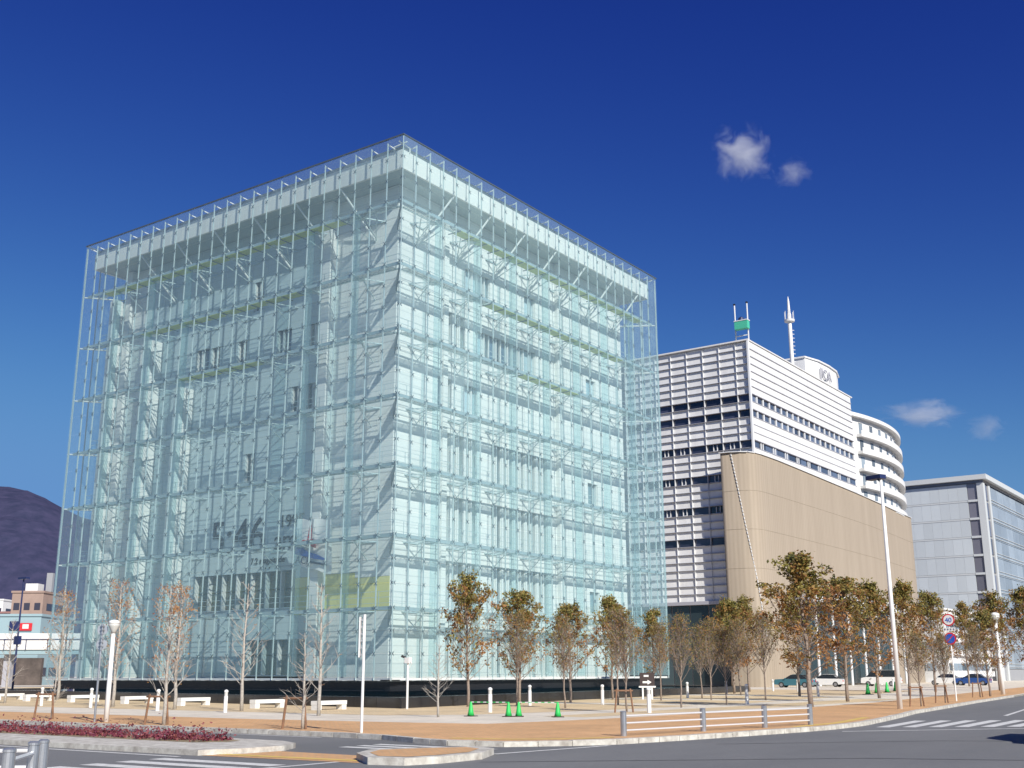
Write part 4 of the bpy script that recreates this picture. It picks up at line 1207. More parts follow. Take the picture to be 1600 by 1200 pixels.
def make_tree(seed, H, kind, label, name='street_tree'):
    """kind: leafy (clumped brown-green crown), twiggy (dense upright twigs, sparse leaves), bare (winter branches)"""
    rnd = random.Random(seed)
    t = thing(name, label, 'tree')
    bark = M['bark_pale'] if kind in ('bare', 'barerust') else M['bark_brown']
    pts, rad = [], []
    x = y = 0.0
    n = 9
    for i in range(n + 1):
        w = i / n
        pts.append((x, y, H * 0.97 * w - (0.15 if i == 0 else 0)))
        rad.append((0.085 if kind != 'twiggy' else 0.06) * (H / 6.5) * (1 - w) ** 0.8 + 0.012)
        x += rnd.gauss(0, 0.03) * H / 6; y += rnd.gauss(0, 0.03) * H / 6
    MB().tube(pts, rad, 7).build('trunk', bark, t, smooth=True)
    def at(w):
        q = w * n; i = min(n - 1, int(q)); return Vector(pts[i]).lerp(Vector(pts[i+1]), q - i)
    br = MB(); lv = Leaves()
    nb = {'leafy': 56, 'twiggy': 62, 'bare': 30, 'barerust': 36}[kind]
    low = {'leafy': 0.17, 'twiggy': 0.28, 'bare': 0.17, 'barerust': 0.16}[kind]
    wid = {'leafy': 0.27, 'twiggy': 0.24, 'bare': 0.17, 'barerust': 0.19}[kind] * H * rnd.uniform(0.9, 1.1)
    for i in range(nb):
        w = low + (0.97 - low) * (i + rnd.random()) / nb
        rel = (w - low) / (1 - low)
        prof = min(1.0, 0.62 + rel * 1.8) * (1.02 - rel) ** 0.72 if kind == 'leafy' else (1 - rel) ** 0.6 * 0.9 + 0.1
        L = wid * prof * (rnd.uniform(0.5, 1.5) if kind == 'leafy' else rnd.uniform(0.7, 1.25))
        a = i * 2.399 + rnd.uniform(-0.5, 0.5)
        lift = {'leafy': 0.95, 'twiggy': 1.9, 'bare': 0.85, 'barerust': 1.15}[kind] * rnd.uniform(0.7, 1.3)
        p0 = at(w)
        dirv = Vector((math.cos(a), math.sin(a), lift)).normalized()
        LL = L * (1.5 if kind == 'twiggy' else 1.25)
        p1 = p0 + dirv * LL * 0.5 + Vector((0, 0, -0.02 * L))
        p2 = p0 + dirv * LL + Vector((rnd.gauss(0, .06), rnd.gauss(0, .06), 0.10 * LL))
        rb = 0.016 * H / 6
        br.tube([p0, p1, p2], [rb * 1.25, rb * 0.8, 0.006], 4, cap=False)
        tips = [p2, p1.lerp(p2, 0.5)] if kind != 'leafy' else [p2, p2 + dirv * 0.1]
        for q in range({'leafy': 5, 'twiggy': 8, 'bare': 5, 'barerust': 6}[kind]):
            u = rnd.uniform(0.25, 0.95)
            s0 = p0.lerp(p1, u * 2) if u < 0.5 else p1.lerp(p2, u * 2 - 1)
            d2 = (dirv + Vector((rnd.gauss(0, .6), rnd.gauss(0, .6), rnd.gauss(0.25, .35)))).normalized()
            s1 = s0 + d2 * LL * rnd.uniform(0.25, 0.5)
            br.tube([s0, s0.lerp(s1, .5) + Vector((0, 0, .02)), s1], [0.010, 0.008, 0.004], 3, cap=False)
            tips.append(s1)
        if kind == 'leafy':
            tone = 0.88 - rel * 0.58 + rnd.uniform(-0.22, 0.22)
            for tp in tips:
                if rnd.random() < (0.16 if rel > 0.4 else 0.36): continue
                c = tp + Vector((rnd.gauss(0, .05), rnd.gauss(0, .05), rnd.gauss(0, .05)))
                m = rnd.randint(10, 19) if rel > 0.4 else rnd.randint(6, 13)
                tn = min(1, max(0, tone + rnd.uniform(-0.25, 0.25)))
                for _ in range(m):
                    g = Vector((rnd.gauss(0, .11), rnd.gauss(0, .11), rnd.gauss(0, .10)))
                    lv.leaf(c + g, rnd.uniform(0.12, 0.21), rnd, tn)
        elif kind == 'twiggy':
            for tp in tips:
                if rnd.random() < 0.7:
                    tn = rnd.random() * 0.9
                    for _ in range(rnd.randint(2, 6)):
                        lv.leaf(tp + Vector((rnd.gauss(0, .10), rnd.gauss(0, .10), rnd.gauss(0, .16))), rnd.uniform(0.09, 0.15), rnd, tn)
        elif kind == 'barerust':
            for tp in tips:
                if rnd.random() < (0.35 if rel < 0.5 else 0.75):
                    tn = rnd.random()
                    for _ in range(rnd.randint(2, 8)):
                        lv.leaf(tp + Vector((rnd.gauss(0, .10), rnd.gauss(0, .10), rnd.gauss(0, .10))), rnd.uniform(0.07, 0.12), rnd, tn)
        elif rnd.random() < 0.3:
            for tp in tips[:2]:
                for _ in range(rnd.randint(1, 3)): lv.leaf(tp + Vector((rnd.gauss(0, .06), rnd.gauss(0, .06), 0)), rnd.uniform(0.06, 0.1), rnd, rnd.random())
    if kind == 'leafy':
        for _ in range(26):
            c = at(rnd.uniform(0.78, 0.99)) + Vector((rnd.gauss(0, .16), rnd.gauss(0, .16), rnd.gauss(0, .10)))
            tn = 0.15 + rnd.random() * 0.65
            for q in range(rnd.randint(7, 13)):
                lv.leaf(c + Vector((rnd.gauss(0, .10), rnd.gauss(0, .10), rnd.gauss(0, .10))), rnd.uniform(0.10, 0.17), rnd, tn)
    br.build('branches', bark, t)
    if lv.v: lv.build('leaves', M['leaf_olive'] if kind in ('leafy', 'twiggy') else M['leaf_rust'], t)
    t['kindtag'] = kind
    return t

G1 = 'leafy trees beside the museum pool'
G2 = 'trees on the right-hand forecourt'
G3 = 'bare trees in front of the benches'
protos = {}
used = set()
def tree_at(kind, var, x, y, h, label, group, rz=None, slim=1.0):
    key = (kind, var)
    if key not in protos:
        protos[key] = (make_tree(100 + 17 * var + {'leafy': 0, 'twiggy': 1, 'bare': 2, 'barerust': 3}[kind] * 7, 6.5, kind, label), 6.5)
    pr, H0 = protos[key]
    s = h / H0
    rz = rz if rz is not None else (x * 1.7 + y * 2.3) % 6.28
    if key not in used:
        used.add(key); pr.location = (x, y, 0); pr.rotation_euler = (0, 0, rz); pr.scale = (s * slim, s * slim, s)
        pr['label'] = label; pr['group'] = group
        return pr
    o = dup(pr, (x, y, 0), rz, (s * slim, s * slim, s), label, group)
    return o
LF = 'leafy tree with a clumped brown-green crown standing beside the pool basin'
TW = 'slender tree with dense upright twigs and sparse brown leaves on the forecourt'
LR = 'full-crowned brown-green tree near the roadside brick pavement'
BR = 'bare pale winter tree standing before the glass museum wall'
POOL = [(0, 9.71, -5.0, 6.75, 0.85, 'tall narrow brown-green tree behind the single green cone'),
        (1, 9.0, 0.6, 6.2, 1.0, 'brown-green tree beside the pool wall behind the pair of green cones'),
        (2, 9.45, 5.2, 5.7, 1.0, 'short dense brown-green tree beside the pool wall behind the last green cone'),
        (3, 7.98, 12.6, 6.6, 0.85, 'airy brown-green tree beside the pool wall next to the arrow sign'),
        (4, 5.6, 22.5, 6.2, 0.9, 'brown-green tree by the pool at the far glass edge of the museum'),
        (5, 5.5, 36.5, 7.6, 1.0, 'brown tree before the tower lobby beside the museum glass edge'),
        (0, 2.6, 46.0, 8.4, 1.0, 'dark brown tree in front of the tower lobby glass'),
        (3, -2.5, 53.7, 8.8, 1.0, 'brown tree in front of the seamed corner of the tan wall')]
for v_, x, y, h_, sl_, lb in POOL: tree_at('leafy', v_, x, y, h_, lb, G1, slim=sl_)
TWG = [(0, 10.6, -1.9, 4.7, 'twiggy brown tree growing close against the pool-side leafy tree'), (1, 15.36, -4.53, 4.3, 'twiggy tree beyond the striped cone bars'),
       (0, 14.4, 2.2, 4.9, 'pale twiggy tree behind the bollard near the arrow sign'), (1, 20.96, -8.28, 4.2, 'twiggy tree tied to the stake by the guard rail'),
       (2, 12.0, 11.6, 4.6, 'twiggy tree just beyond the arrow sign'), (0, 19.76, -0.81, 4.3, 'twiggy tree behind the second guard rail post'),
       (1, 10.6, 20.1, 4.8, TW), (2, 19.51, 4.94, 4.1, 'short dark twiggy tree behind the third guard rail post'), (0, 14.0, 14.5, 4.8, TW), (1, 9.0, 30.0, 5.6, TW),
       (2, 17.0, 16.0, 5.3, 'twiggy tree standing before the tan wall seam')]
for v_, x, y, h_, lb in TWG: tree_at('twiggy', v_, x, y, h_, lb, G2)
ROAD = [(2, 14.09, 28.95, 6.9, 1.0, 'brown-green tree on the forecourt before the middle of the tan wall'), (4, 24.78, 3.43, 7.6, 1.2, 'tallest full-crowned brown-green tree beside the roadside brick pavement'),
        (1, 22.66, 14.73, 7.2, 1.05, 'brown-green tree between the tallest tree and the roadside lamp'), (5, 21.37, 24.54, 7.7, 1.0, 'brown-green tree just behind the tall roadside lamp'),
        (3, 20.33, 34.64, 8.3, 0.9, 'reddish brown tree between the tall lamp and the speed sign'), (1, 17.4, 52.0, 8.6, 0.9, LR), (2, 26.13, 34.04, 5.9, 0.9, 'small brown tree before the far globe lamp'),
        (0, 20.5, 62.0, 9.0, 0.9, LR), (5, 20.0, 78.0, 10.5, 0.9, 'dark brown tree beyond the far globe lamp'), (4, 9.5, 95.0, 10.0, 0.8, 'brown tree in front of the grey office block')]
for v_, x, y, h_, sl_, lb in ROAD: tree_at('leafy', v_, x, y, h_, lb, G2, slim=sl_)
tree_at('twiggy', 2, 29.11, 7.09, 3.5, 'young staked twiggy tree beside the tall roadside lamp', G2)
tree_at('twiggy', 0, 28.3, 14.5, 3.6, 'young staked twiggy tree beside the speed limit sign', G2)
tree_at('twiggy', 1, 26.2, 31.0, 4.6, 'young staked twiggy tree beside the far globe lamp', G2)
BG = 'pale winter trees along the glass museum'
tree_at('bare', 0, -18.75, -13.37, 5.1, 'bare pale tree on the forecourt before the footbridge', BG)
tree_at('barerust', 0, -24.46, -6.14, 7.5, 'pale tree with scattered rusty leaves near the glass corner', BG)
tree_at('barerust', 1, -5.82, -15.16, 6.6, 'pale tree with a few rusty leaves behind the globe lamp', BG)
tree_at('barerust', 0, 0.2, -15.97, 6.1, 'pale tree with an orange leafy top in front of the dark windows', BG)
tree_at('bare', 1, 4.92, -15.91, 6.0, 'bare pale tree in front of the dark museum windows', BG)
tree_at('bare', 0, 12.35, -18.41, 5.5, 'bare pale tree in front of the yellow museum wall', BG)
tree_at('bare', 1, 5.96, -26.34, 2.9, 'small bare tree tied to a stake beside the orange pavement', BG)
tree_at('barerust', 1, 13.94, -27.31, 4.7, 'leaning staked tree with a few red leaves on the orange pavement', BG)
tree_at('bare', 0, 20.22, -27.0, 3.0, 'small bare staked tree near the pavement corner', BG, slim=1.3)
tree_at('bare', 1, 17.44, -16.96, 2.9, 'small open bare tree beside the camera post', BG, slim=1.2)

# tree stakes
stk = thing('tree_stake', 'brown two-legged timber stake holding the small bare tree', 'tree stake', (5.7, -26.5, 0), 0.4, 'timber tree stakes')
for s_ in (-1, 1): MB().tube([(0.42*s_, 0, -0.1), (0.30*s_, 0, 1.0)], 0.04, 7).build('leg', M['wood'], stk)
MB().tube([(-0.42, 0.02, 0.92), (0.42, 0.02, 0.92)], 0.035, 7).build('crossbar', M['wood'], stk)
for x, y, rz, lb in ((13.6, -27.35, 0.5, 'brown timber stake holding the leaning tree with red leaves'), (19.9, -27.05, 0.3, 'brown timber stake near the pavement corner'), (21.0, -8.6, 0.8, 'brown timber stake by the dark arrow sign'),
                (29.0, 6.8, 0.9, 'brown timber stake beside the tall roadside lamp'), (28.2, 14.2, 0.9, 'brown timber stake beside the speed limit sign'), (26.1, 30.7, 0.9, 'brown timber stake beside the far globe lamp')):
    dup(stk, (x, y, 0), rz, 1.0, lb)

# red shrubs in the island
def shrubs():
    rnd = random.Random(8)
    lv = Leaves()
    for i in range(520):
        x = rnd.uniform(-60, 23.0) if i < 200 else rnd.uniform(4, 23.0)
        y = rnd.uniform(-33.3, -32.1)
        h = rnd.uniform(0.10, 0.36)
        tn = rnd.random()
        for _ in range(16):
            lv.leaf((x + rnd.gauss(0, .10), y + rnd.gauss(0, .10), RZ + 0.14 + abs(rnd.gauss(0, .5)) * h), rnd.uniform(0.06, 0.12), rnd, tn)
    o = lv.build('red_shrubs', M['leaf_red'], None)
    tag(o, 'low dark red groundcover shrubs planted along the traffic island', 'shrub', kind='stuff')
shrubs()

# ------------------------------------------------------------ street furniture
# stone benches
bx_, by_ = 0, 0
bench = thing('stone_bench', 'white stone bench', 'bench', (0, 0, 0))
MB().box(-0.42, 0, 0, 2.0, 0.24, 0.42).build('seat', M['stone_white'], bench)
for a, b in ((0.0, 0.32), (1.68, 2.0)): MB().box(-0.40, -0.02, a + 0.01, b - 0.01, 0, 0.24).build('leg', M['stone_white'], bench)
spots = [(-27.36, -8.78), (-22.48, -9.68), (-17.25, -9.95), (-10.95, -10.67), (-4.67, -11.69), (2.5, -12.9), (7.22, -13.35)]
for i, (x, y) in enumerate(spots):
    lb = ['low white stone bench farthest along the pool toward the footbridge', 'low white stone bench beside the pale tree near the footbridge', 'low white stone bench behind the round sign backs',
          'low white stone bench next to the globe lamp', 'low white stone bench behind the leaning staked tree', 'low white stone bench behind the bare tree by the dark windows',
          'low white stone bench closest to the pool corner'][i]
    if i == 0: bench.location = (x, y, 0); tag(bench, lb, 'bench', 'white benches beside the pool')
    else: dup(bench, (x, y, 0), 0, 1.0, lb, 'white benches beside the pool')

# light bollards
bol = thing('light_bollard', 'white light bollard', 'bollard')
MB().lathe([(0.085, -0.05), (0.085, 0.70), (0.078, 0.71)], k=14).build('post', M['white_paint'], bol, smooth=False)
MB().lathe([(0.075, 0.71), (0.075, 0.88)], k=14).build('lens', M['globe'], bol)
MB().lathe([(0.09, 0.88), (0.09, 0.93), (0.06, 0.97), (0.02, 0.985)], k=14).build('cap', M['white_paint'], bol)
bl = [(-11.46, -15.64), (1.22, -17.76), (5.75, -17.6), (-6.2, -16.2)]
br_ = [(15.87, -11.42), (11.22, -1.6), (13.76, 1.65), (22.11, -8.37), (19.83, 6.86), (9.86, 19.41), (6.4, 33.0), (3.0, 50.46), (6.0, 49.0), (15.97, 27.7), (5.0, 80)]
for i, (x, y) in enumerate(bl + br_):
    lb = ['white light bollard before the bench behind the round sign backs', 'white light bollard beside the leaning staked tree', 'white light bollard beside the bare tree by the dark windows', 'white light bollard beside the globe lamp',
          'white light bollard just behind the striped cone bars', 'white light bollard against the pool wall behind the cone pair', 'white light bollard between the cones and the arrow sign', 'white light bollard next to the timber stake and arrow sign',
          'white light bollard behind the third guard rail post'][i] if i < 9 else 'white light bollard far back among the forecourt trees'
    if i == 0: bol.location = (x, y, 0); tag(bol, lb, 'bollard', 'white light bollards')
    else: dup(bol, (x, y, 0), 0, 1.08 if i >= len(bl) else 1.0, lb, 'white light bollards')

# traffic cones
cone = thing('traffic_cone', 'green traffic cone', 'traffic cone')
MB().lathe([(0.14, 0.03), (0.10, 0.2), (0.055, 0.48), (0.035, 0.56), (0.02, 0.57)], k=16).build('body', M['cone_green'], cone, smooth=True)
MB().box(-0.2, 0.2, -0.2, 0.2, 0, 0.03).build('base', M['rubber'], cone)
cs = [(18.01, -15.6), (19.58, -15.21), (19.89, -14.95), (21.46, -14.54), (16.3, 37.44), (15.0, 43.56), (14.67, 47.28), (13.08, 54.69)]
for i, (x, y) in enumerate(cs):
    lb = ['bright green traffic cone at the open end of the striped bars', 'bright green traffic cone of the close pair', 'bright green traffic cone of the close pair', 'bright green traffic cone nearest the guard rail'][i] if i < 4 else ['green traffic cone beside the tree at the tall lamp', 'green traffic cone far back on the forecourt', 'green traffic cone far back on the forecourt', 'green traffic cone farthest back near the parked van'][i - 4]
    g = 'green cones around the forecourt repair' if i < 4 else 'green cones far back'
    if i == 0: cone.location = (x, y, 0); tag(cone, lb, 'traffic cone', g)
    else: dup(cone, (x, y, 0), 0.3*i, 1.0 if i < 4 else 1.5, lb, g)
def cone_bar(a, b, label):
    a, b = Vector((*a, 0.55)), Vector((*b, 0.55))
    t = thing('cone_bar', label, 'barrier bar', a, 0, 'striped cone bars')
    n = 12; d = (b - a)
    for i in range(n):
        MB().tube([d * (i / n), d * ((i + 0.985) / n)], 0.015, 8).build('band', M['cone_green'] if i % 2 else M['white_paint'], t)
cone_bar(cs[0], cs[1], 'green and white striped bar from the single cone to the pair')
cone_bar(cs[2], cs[3], 'green and white striped bar from the pair to the last cone')

# guard rails
def guard_rail(posts, label, hgt=0.66, rad=0.085, nr=3, drop=0.0):
    t = thing('guard_rail', label, 'guard rail', (*posts[0], 0), 0)
    o = Vector((*posts[0], 0))
    for p in posts:
        q = Vector((*p, 0)) - o
        MB().lathe([(rad, -0.1), (rad, hgt - 0.06)], q, 14).build('post', M['galv'], t)
        MB().lathe([(rad * 0.92, hgt - 0.06), (rad * 0.92, hgt - 0.045), (rad * 1.06, hgt - 0.04), (rad * 1.06, hgt - 0.015), (rad * 0.7, hgt)], q, 14).build('post_cap', M['galv'], t)
    for a, b in zip(posts, posts[1:]):
        A, B = Vector((*a, 0)) - o, Vector((*b, 0)) - o
        for k in range(nr):
            z = hgt - 0.13 - k * 0.19
            MB().tube([A + Vector((0, 0, z)), B + Vector((0, 0, z))], 0.024, 8).build('rail', M['galv_bright'], t)
guard_rail([(30.50, -25.1), (31.15, -21.6), (31.75, -18.55), (32.2, -15.9)], 'low metal guard rail with three bars along the pavement kerb')
guard_rail([(35.24, -45.9), (34.35, -45.06)], 'short metal guard rail with two stout posts beside the crossing', 0.92, 0.065, 2)
guard_rail([(33.72, -44.53), (32.6, -45.6)], 'metal guard rail turning away from the crossing at the island', 0.90, 0.06, 2)

# globe-topped lamp posts
gl = thing('globe_lamp', 'short white lamp post with a flat globe head beside the round sign backs', 'street lamp', (10.17, -26.88, 0))
MB().lathe([(0.095, -0.05), (0.085, 1.2), (0.07, 3.1)], k=14).build('pole', M['white_paint'], gl, smooth=True)
MB().lathe([(0.07, 3.1), (0.10, 3.2), (0.19, 3.36), (0.20, 3.46)], k=18).build('lamp_shade', M['globe'], gl, smooth=True)
MB().lathe([(0.205, 3.46), (0.20, 3.52), (0.14, 3.575), (0.02, 3.60)], k=18).build('lamp_cap', M['white_paint'], gl, smooth=True)
dup(gl, (25.16, 42.22, 0), 0.3, 1.72, 'white lamp post with a flat globe head far along the roadside pavement')
# tall street lamp
sl = thing('street_lamp', 'tall slim white street lamp with a dark flat head by the roadside', 'street lamp', (29.54, 2.26, 0))
MB().tube([(0, 0, -0.1), (0, 0, 5.5), (0, 0, 10.8)], [0.13, 0.10, 0.07], 12).build('pole', M['white_paint'], sl, smooth=True)
a0 = math.atan2(-0.579, 0.815) + math.pi
def rot(v, a): return (v[0]*math.cos(a) - v[1]*math.sin(a), v[0]*math.sin(a) + v[1]*math.cos(a), v[2])
hd = MB().box(-0.15, 0.75, -0.22, 0.22, 10.86, 11.06)
hd.v = [rot(v, 2.75) for v in hd.v]
hd.build('lamp_head', M['navy_paint'], sl)
MB().tube([(0, 0, 10.7), rot((0.2, 0, 10.86), 2.75)], 0.05, 8).build('arm', M['steel_dark'], sl)
# dark lamp post among the town blocks
q = spot(-755*K*140, 140)
dl = thing('floodlight_mast', 'thin dark floodlight mast standing before the brown apartment block', 'street lamp', (q.x, q.y, 0))
MB().tube([(0, 0, -0.2), (0, 0, 13.0)], [0.13, 0.09], 8).build('pole', M['navy_paint'], dl)
MB().box(-0.9, 0.9, -0.25, 0.25, 13.0, 13.25).build('lamp_head', M['navy_paint'], dl)
MB().box(-0.5, 0.5, -0.2, 0.2, 5.2, 6.2).build('control_box', M['navy_paint'], dl)

# road signs
def disc(mb, c, r, nrm, t=0.02, k=28):
    n = Vector(nrm).normalized(); a = n.cross(Vector((0, 0, 1))).normalized(); b = a.cross(n)
    c = Vector(c); n0 = len(mb.v)
    for s_ in (-t/2, t/2):
        for j in range(k):
            q_ = 2*math.pi*j/k; mb.v.append(tuple(c + n*s_ + (a*math.cos(q_) + b*math.sin(q_))*r))
    mb.f += [tuple(n0 + j for j in range(k)), tuple(n0 + 2*k - 1 - j for j in range(k))] + [(n0+j, n0+k+j, n0+k+(j+1) % k, n0+(j+1) % k) for j in range(k)]
    mb.m += [0] * (k + 2)
    return mb
def face_text(s, size, m, parent, c, az, off):
    d = Vector((math.sin(az), math.cos(az), 0))          # facing direction
    me = text_mesh(s, size, m, 0.004, 'CENTER')
    o = put('lettering', me, parent, Vector(c) + d * off, (math.pi/2, 0, math.pi - az))
    return o
az = math.atan2(46.54 - 27.7, -52.84 - 19.11) + 0.25
dv = Vector((math.sin(az), math.cos(az), 0))
rs = thing('road_sign', 'roadside pole with a 40 speed limit disc above a blue no-parking disc', 'road sign', (27.7, 19.11, 0))
MB().tube([(0, 0, -0.1), (0, 0, 5.1)], 0.045, 10).build('pole', M['white_paint'], rs)
c1, c2 = Vector((0, 0, 4.72)) + dv*0.07, Vector((0, 0, 3.62)) + dv*0.07
disc(MB(), c1, 0.36, dv).build('speed_disc', M['red_paint'], rs)
disc(MB(), c1 + dv*0.012, 0.285, dv).build('speed_face', M['white_paint'], rs)
face_text('40', 0.40, M['blue_paint'], rs, c1 - Vector((0, 0, 0.14)), az, 0.03)
pl = MB(); sd = dv.cross(Vector((0, 0, 1)))
pc = Vector((0, 0, 4.17)) + dv*0.07
pl.bar(pc - sd*0.36, pc + sd*0.36, 0.02, 0.20); pl.build('plate', M['white_paint'], rs)
pk = MB()
for i in range(4):
    cc = pc + sd*(-0.26 + 0.17*i) + dv*0.014
    pk.bar(cc - sd*0.045, cc + sd*0.045, 0.006, 0.03); pk.bar(cc - Vector((0, 0, 0.06)), cc + Vector((0, 0, 0.06)), 0.03, 0.006)
pk.build('plate_text', M['navy_paint'], rs)
disc(MB(), c2, 0.36, dv).build('parking_disc', M['red_paint'], rs)
disc(MB(), c2 + dv*0.012, 0.28, dv).build('parking_face', M['blue_paint'], rs)
sb = MB(); u = (sd*-1 + Vector((0, 0, 1))).normalized()
sb.bar(c2 + dv*0.028 - u*0.27, c2 + dv*0.028 + u*0.27, 0.02, 0.055); sb.build('slash', M['red_paint'], rs)

ls = thing('road_sign', 'grey pole carrying two round sign backs beside the globe lamp', 'road sign', (9.86, -27.14, 0))
MB().tube([(0, 0, -0.1), (0, 0, 3.45)], 0.04, 10).build('pole', M['galv'], ls)
for z in (3.25, 2.72): disc(MB(), (-0.06, 0.06, z), 0.19, (-1, 0.8, 0)).build('sign_disc', M['galv'], ls)
cb = MB()
for i in range(7): cb.box(-0.06, 0.06, -0.06, 0.06, 2.5 + 0.14*i, 2.54 + 0.14*i)
cb.build('clamp', M['galv'], ls)

ms = thing('sign_pole', 'white pole with a narrow sign plate seen edge-on near the pavement corner', 'road sign', (23.18, -27.55, 0))
MB().tube([(0, 0, -0.1), (0, 0, 3.36)], 0.042, 10).build('pole', M['white_paint'], ms)
e = Vector((-0.815, -0.579, 0))
f_ = Vector((-0.579, 0.815, 0))
pt = MB()
d1 = Vector((0.60, -0.80, 0)); d2 = Vector((0.80, 0.60, 0)) * 0.015
c0 = e * 0.12
for zz in (2.12, 3.28):
    for p in (c0 - d1*0.22 - d2, c0 + d1*0.22 - d2, c0 + d1*0.22 + d2, c0 - d1*0.22 + d2): pt.v.append((p.x, p.y, zz))
pt.f = [(3, 2, 1, 0), (4, 5, 6, 7), (0, 1, 5, 4), (1, 2, 6, 5), (2, 3, 7, 6), (3, 0, 4, 7)]; pt.m = [0]*6
pt.build('sign_plate', M['white_paint'], ms)
cb = MB()
for i in range(6): cb.bar(Vector((0, 0, 2.2 + 0.2*i)), e * 0.11 + Vector((0, 0, 2.2 + 0.2*i)), 0.05)
cb.build('clamp', M['galv'], ms)

cc = thing('camera_post', 'white post with a small camera head in front of the pool corner', 'camera post', (9.53, -9.6, 0))
MB().tube([(0, 0, -0.1), (0, 0, 2.2)], 0.055, 10).build('post', M['white_paint'], cc)
h = MB().box(-0.14, 0.14, -0.1, 0.12, 2.15, 2.42); h.build('camera_body', M['white_paint'], cc)
MB().tube([(-0.14, -0.02, 2.42), (-0.32, -0.12, 2.5)], 0.06, 10).build('lens', M['black'], cc)
MB().tube([(0.14, 0, 2.3), (0.25, 0, 2.15), (0.1, 0, 1.95), (0.0, 0.05, 1.9)], 0.02, 6).build('cable', M['white_paint'], cc)

ar = thing('direction_sign', 'dark direction board with a white arrow on two posts among the trees', 'sign', (9.4, 14.6, 0), 0.62)
bd = MB().box(-0.48, 0.48, -0.05, 0.05, 0.85, 1.68).build('board', M['brownboard'], ar)
MB().box(-0.55, 0.55, -0.08, 0.08, 0.74, 0.84).build('shelf', M['white_paint'], ar)
for x in (-0.3, 0.3): MB().box(x - 0.05, x + 0.05, -0.05, 0.05, -0.1, 0.74).build('post', M['white_paint'], ar)
arr = MB(); yy = -0.052
arr.v = [(-0.30, yy, 1.02), (0.02, yy, 1.02), (0.02, yy, 0.93), (0.28, yy, 1.08), (0.02, yy, 1.23), (0.02, yy, 1.14), (-0.30, yy, 1.14)]
arr.v += [(x, y - 0.012, z) for x, y, z in arr.v]
arr.f = [(6, 5, 4, 3, 2, 1, 0), (7, 8, 9, 10, 11, 12, 13)] + [(i, (i+1) % 7, 7 + (i+1) % 7, 7 + i) for i in range(7)]; arr.m = [0]*9
arr.build('arrow', M['white_paint'], bd)
MB().box(-0.22, 0.10, -0.065, -0.052, 1.42, 1.54).build('caption', M['t_frame_w'], bd)

# ------------------------------------------------------------ cars
M['car_glass'] = mat('car_glass', (0.02, 0.025, 0.03), 0.05, spec=0.8)
M['tyre'] = mat('tyre', (0.02, 0.02, 0.02), 0.8)
M['rim'] = mat('wheel_rim', (0.5, 0.5, 0.52), 0.3, 0.8)
M['tail'] = mat('tail_light', (0.45, 0.02, 0.02), 0.3)
M['head'] = mat('head_light', (0.75, 0.77, 0.78), 0.15)
def car(label, paint, loc, rz, van=False, group='cars parked beyond the forecourt'):
    t = thing('parked_car', label, 'car', loc, rz, group)
    L, Wd = (4.5, 1.72) if not van else (4.7, 1.9)
    H = 1.46 if not van else 1.95
    side = [(-L/2, 0.35), (-L/2 + 0.02, 0.75), (-L/2 + 0.12, 0.92), (-L*0.22, 0.98), (L*0.42, 0.95), (L/2 - 0.06, 0.85), (L/2, 0.6), (L/2 - 0.03, 0.33), (L*0.2, 0.24), (-L*0.2, 0.24)]
    if van: side = [(-L/2, 0.4), (-L/2 + 0.05, 1.0), (-L*0.36, 1.12), (L*0.46, 1.12), (L/2, 0.9), (L/2, 0.4), (L*0.2, 0.26), (-L*0.2, 0.26)]
    def ext(prof, w0, w1s, nm, m, par):
        mb = MB(); n = len(prof)
        for s_ in (-1, 1):
            for (x, z), k in zip(prof, w1s): mb.v.append((x, s_ * w0 * k / 2, z))
        mb.f = [tuple(range(n)), tuple(2*n-1-i for i in range(n))] + [(i, n+i, n+(i+1) % n, (i+1) % n) for i in range(n)]; mb.m = [0]*(n+2)
        return mb.build(nm, m, par)
    body = ext(side, Wd, [0.97]*len(side), 'body', paint, t)
    if van: cab = [(-L*0.36, 1.12), (-L*0.20, H - 0.06), (-L*0.12, H), (L*0.44, H), (L*0.465, 1.12)]
    else: cab = [(-L*0.24, 0.97), (-L*0.07, H - 0.05), (0.0, H), (L*0.22, H - 0.02), (L*0.38, 0.955)]
    ext(cab, Wd, [0.95, 0.82, 0.80, 0.80, 0.93], 'cabin', M['car_glass'], t)
    rf_ = [(cab[1][0] + 0.08, H - 0.02), (cab[2][0], H + 0.03), (cab[3][0], H + 0.01), (cab[3][0] - 0.02, H - 0.05)]
    ext(rf_, Wd, [0.80]*4, 'roof_panel', paint, t)
    for sx in (-0.31, 0.30):
        for sy in (-1, 1):
            c = (L*sx, sy*(Wd/2 - 0.12), 0.31)
            w = MB().tube([(c[0], c[1] - 0.11*sy, 0.31), (c[0], c[1] + 0.13*sy, 0.31)], 0.31, 18).build('wheel', M['tyre'], t)
            MB().tube([(c[0], c[1] + 0.12*sy, 0.31), (c[0], c[1] + 0.145*sy, 0.31)], 0.19, 14).build('rim', M['rim'], w)
    for sy in (-1, 1):
        MB().box(-L/2 - 0.02, -L/2 + 0.1, sy*Wd*0.36 - 0.17, sy*Wd*0.36 + 0.17, 0.62, 0.78).build('headlight', M['head'], t)
        MB().box(L/2 - 0.08, L/2 + 0.015, sy*Wd*0.36 - 0.14, sy*Wd*0.36 + 0.14, 0.62, 0.80).build('tail_light', M['tail'], t)
        MB().box(-L*0.22, -L*0.19, sy*Wd*0.50, sy*Wd*0.57, 0.95, 1.07).build('mirror', paint, t)
    return t
cw_ = mat('car_white', (0.75, 0.75, 0.74), 0.25, coat=0.5); cs_ = mat('car_silver', (0.42, 0.44, 0.46), 0.25, 0.6, coat=0.5)
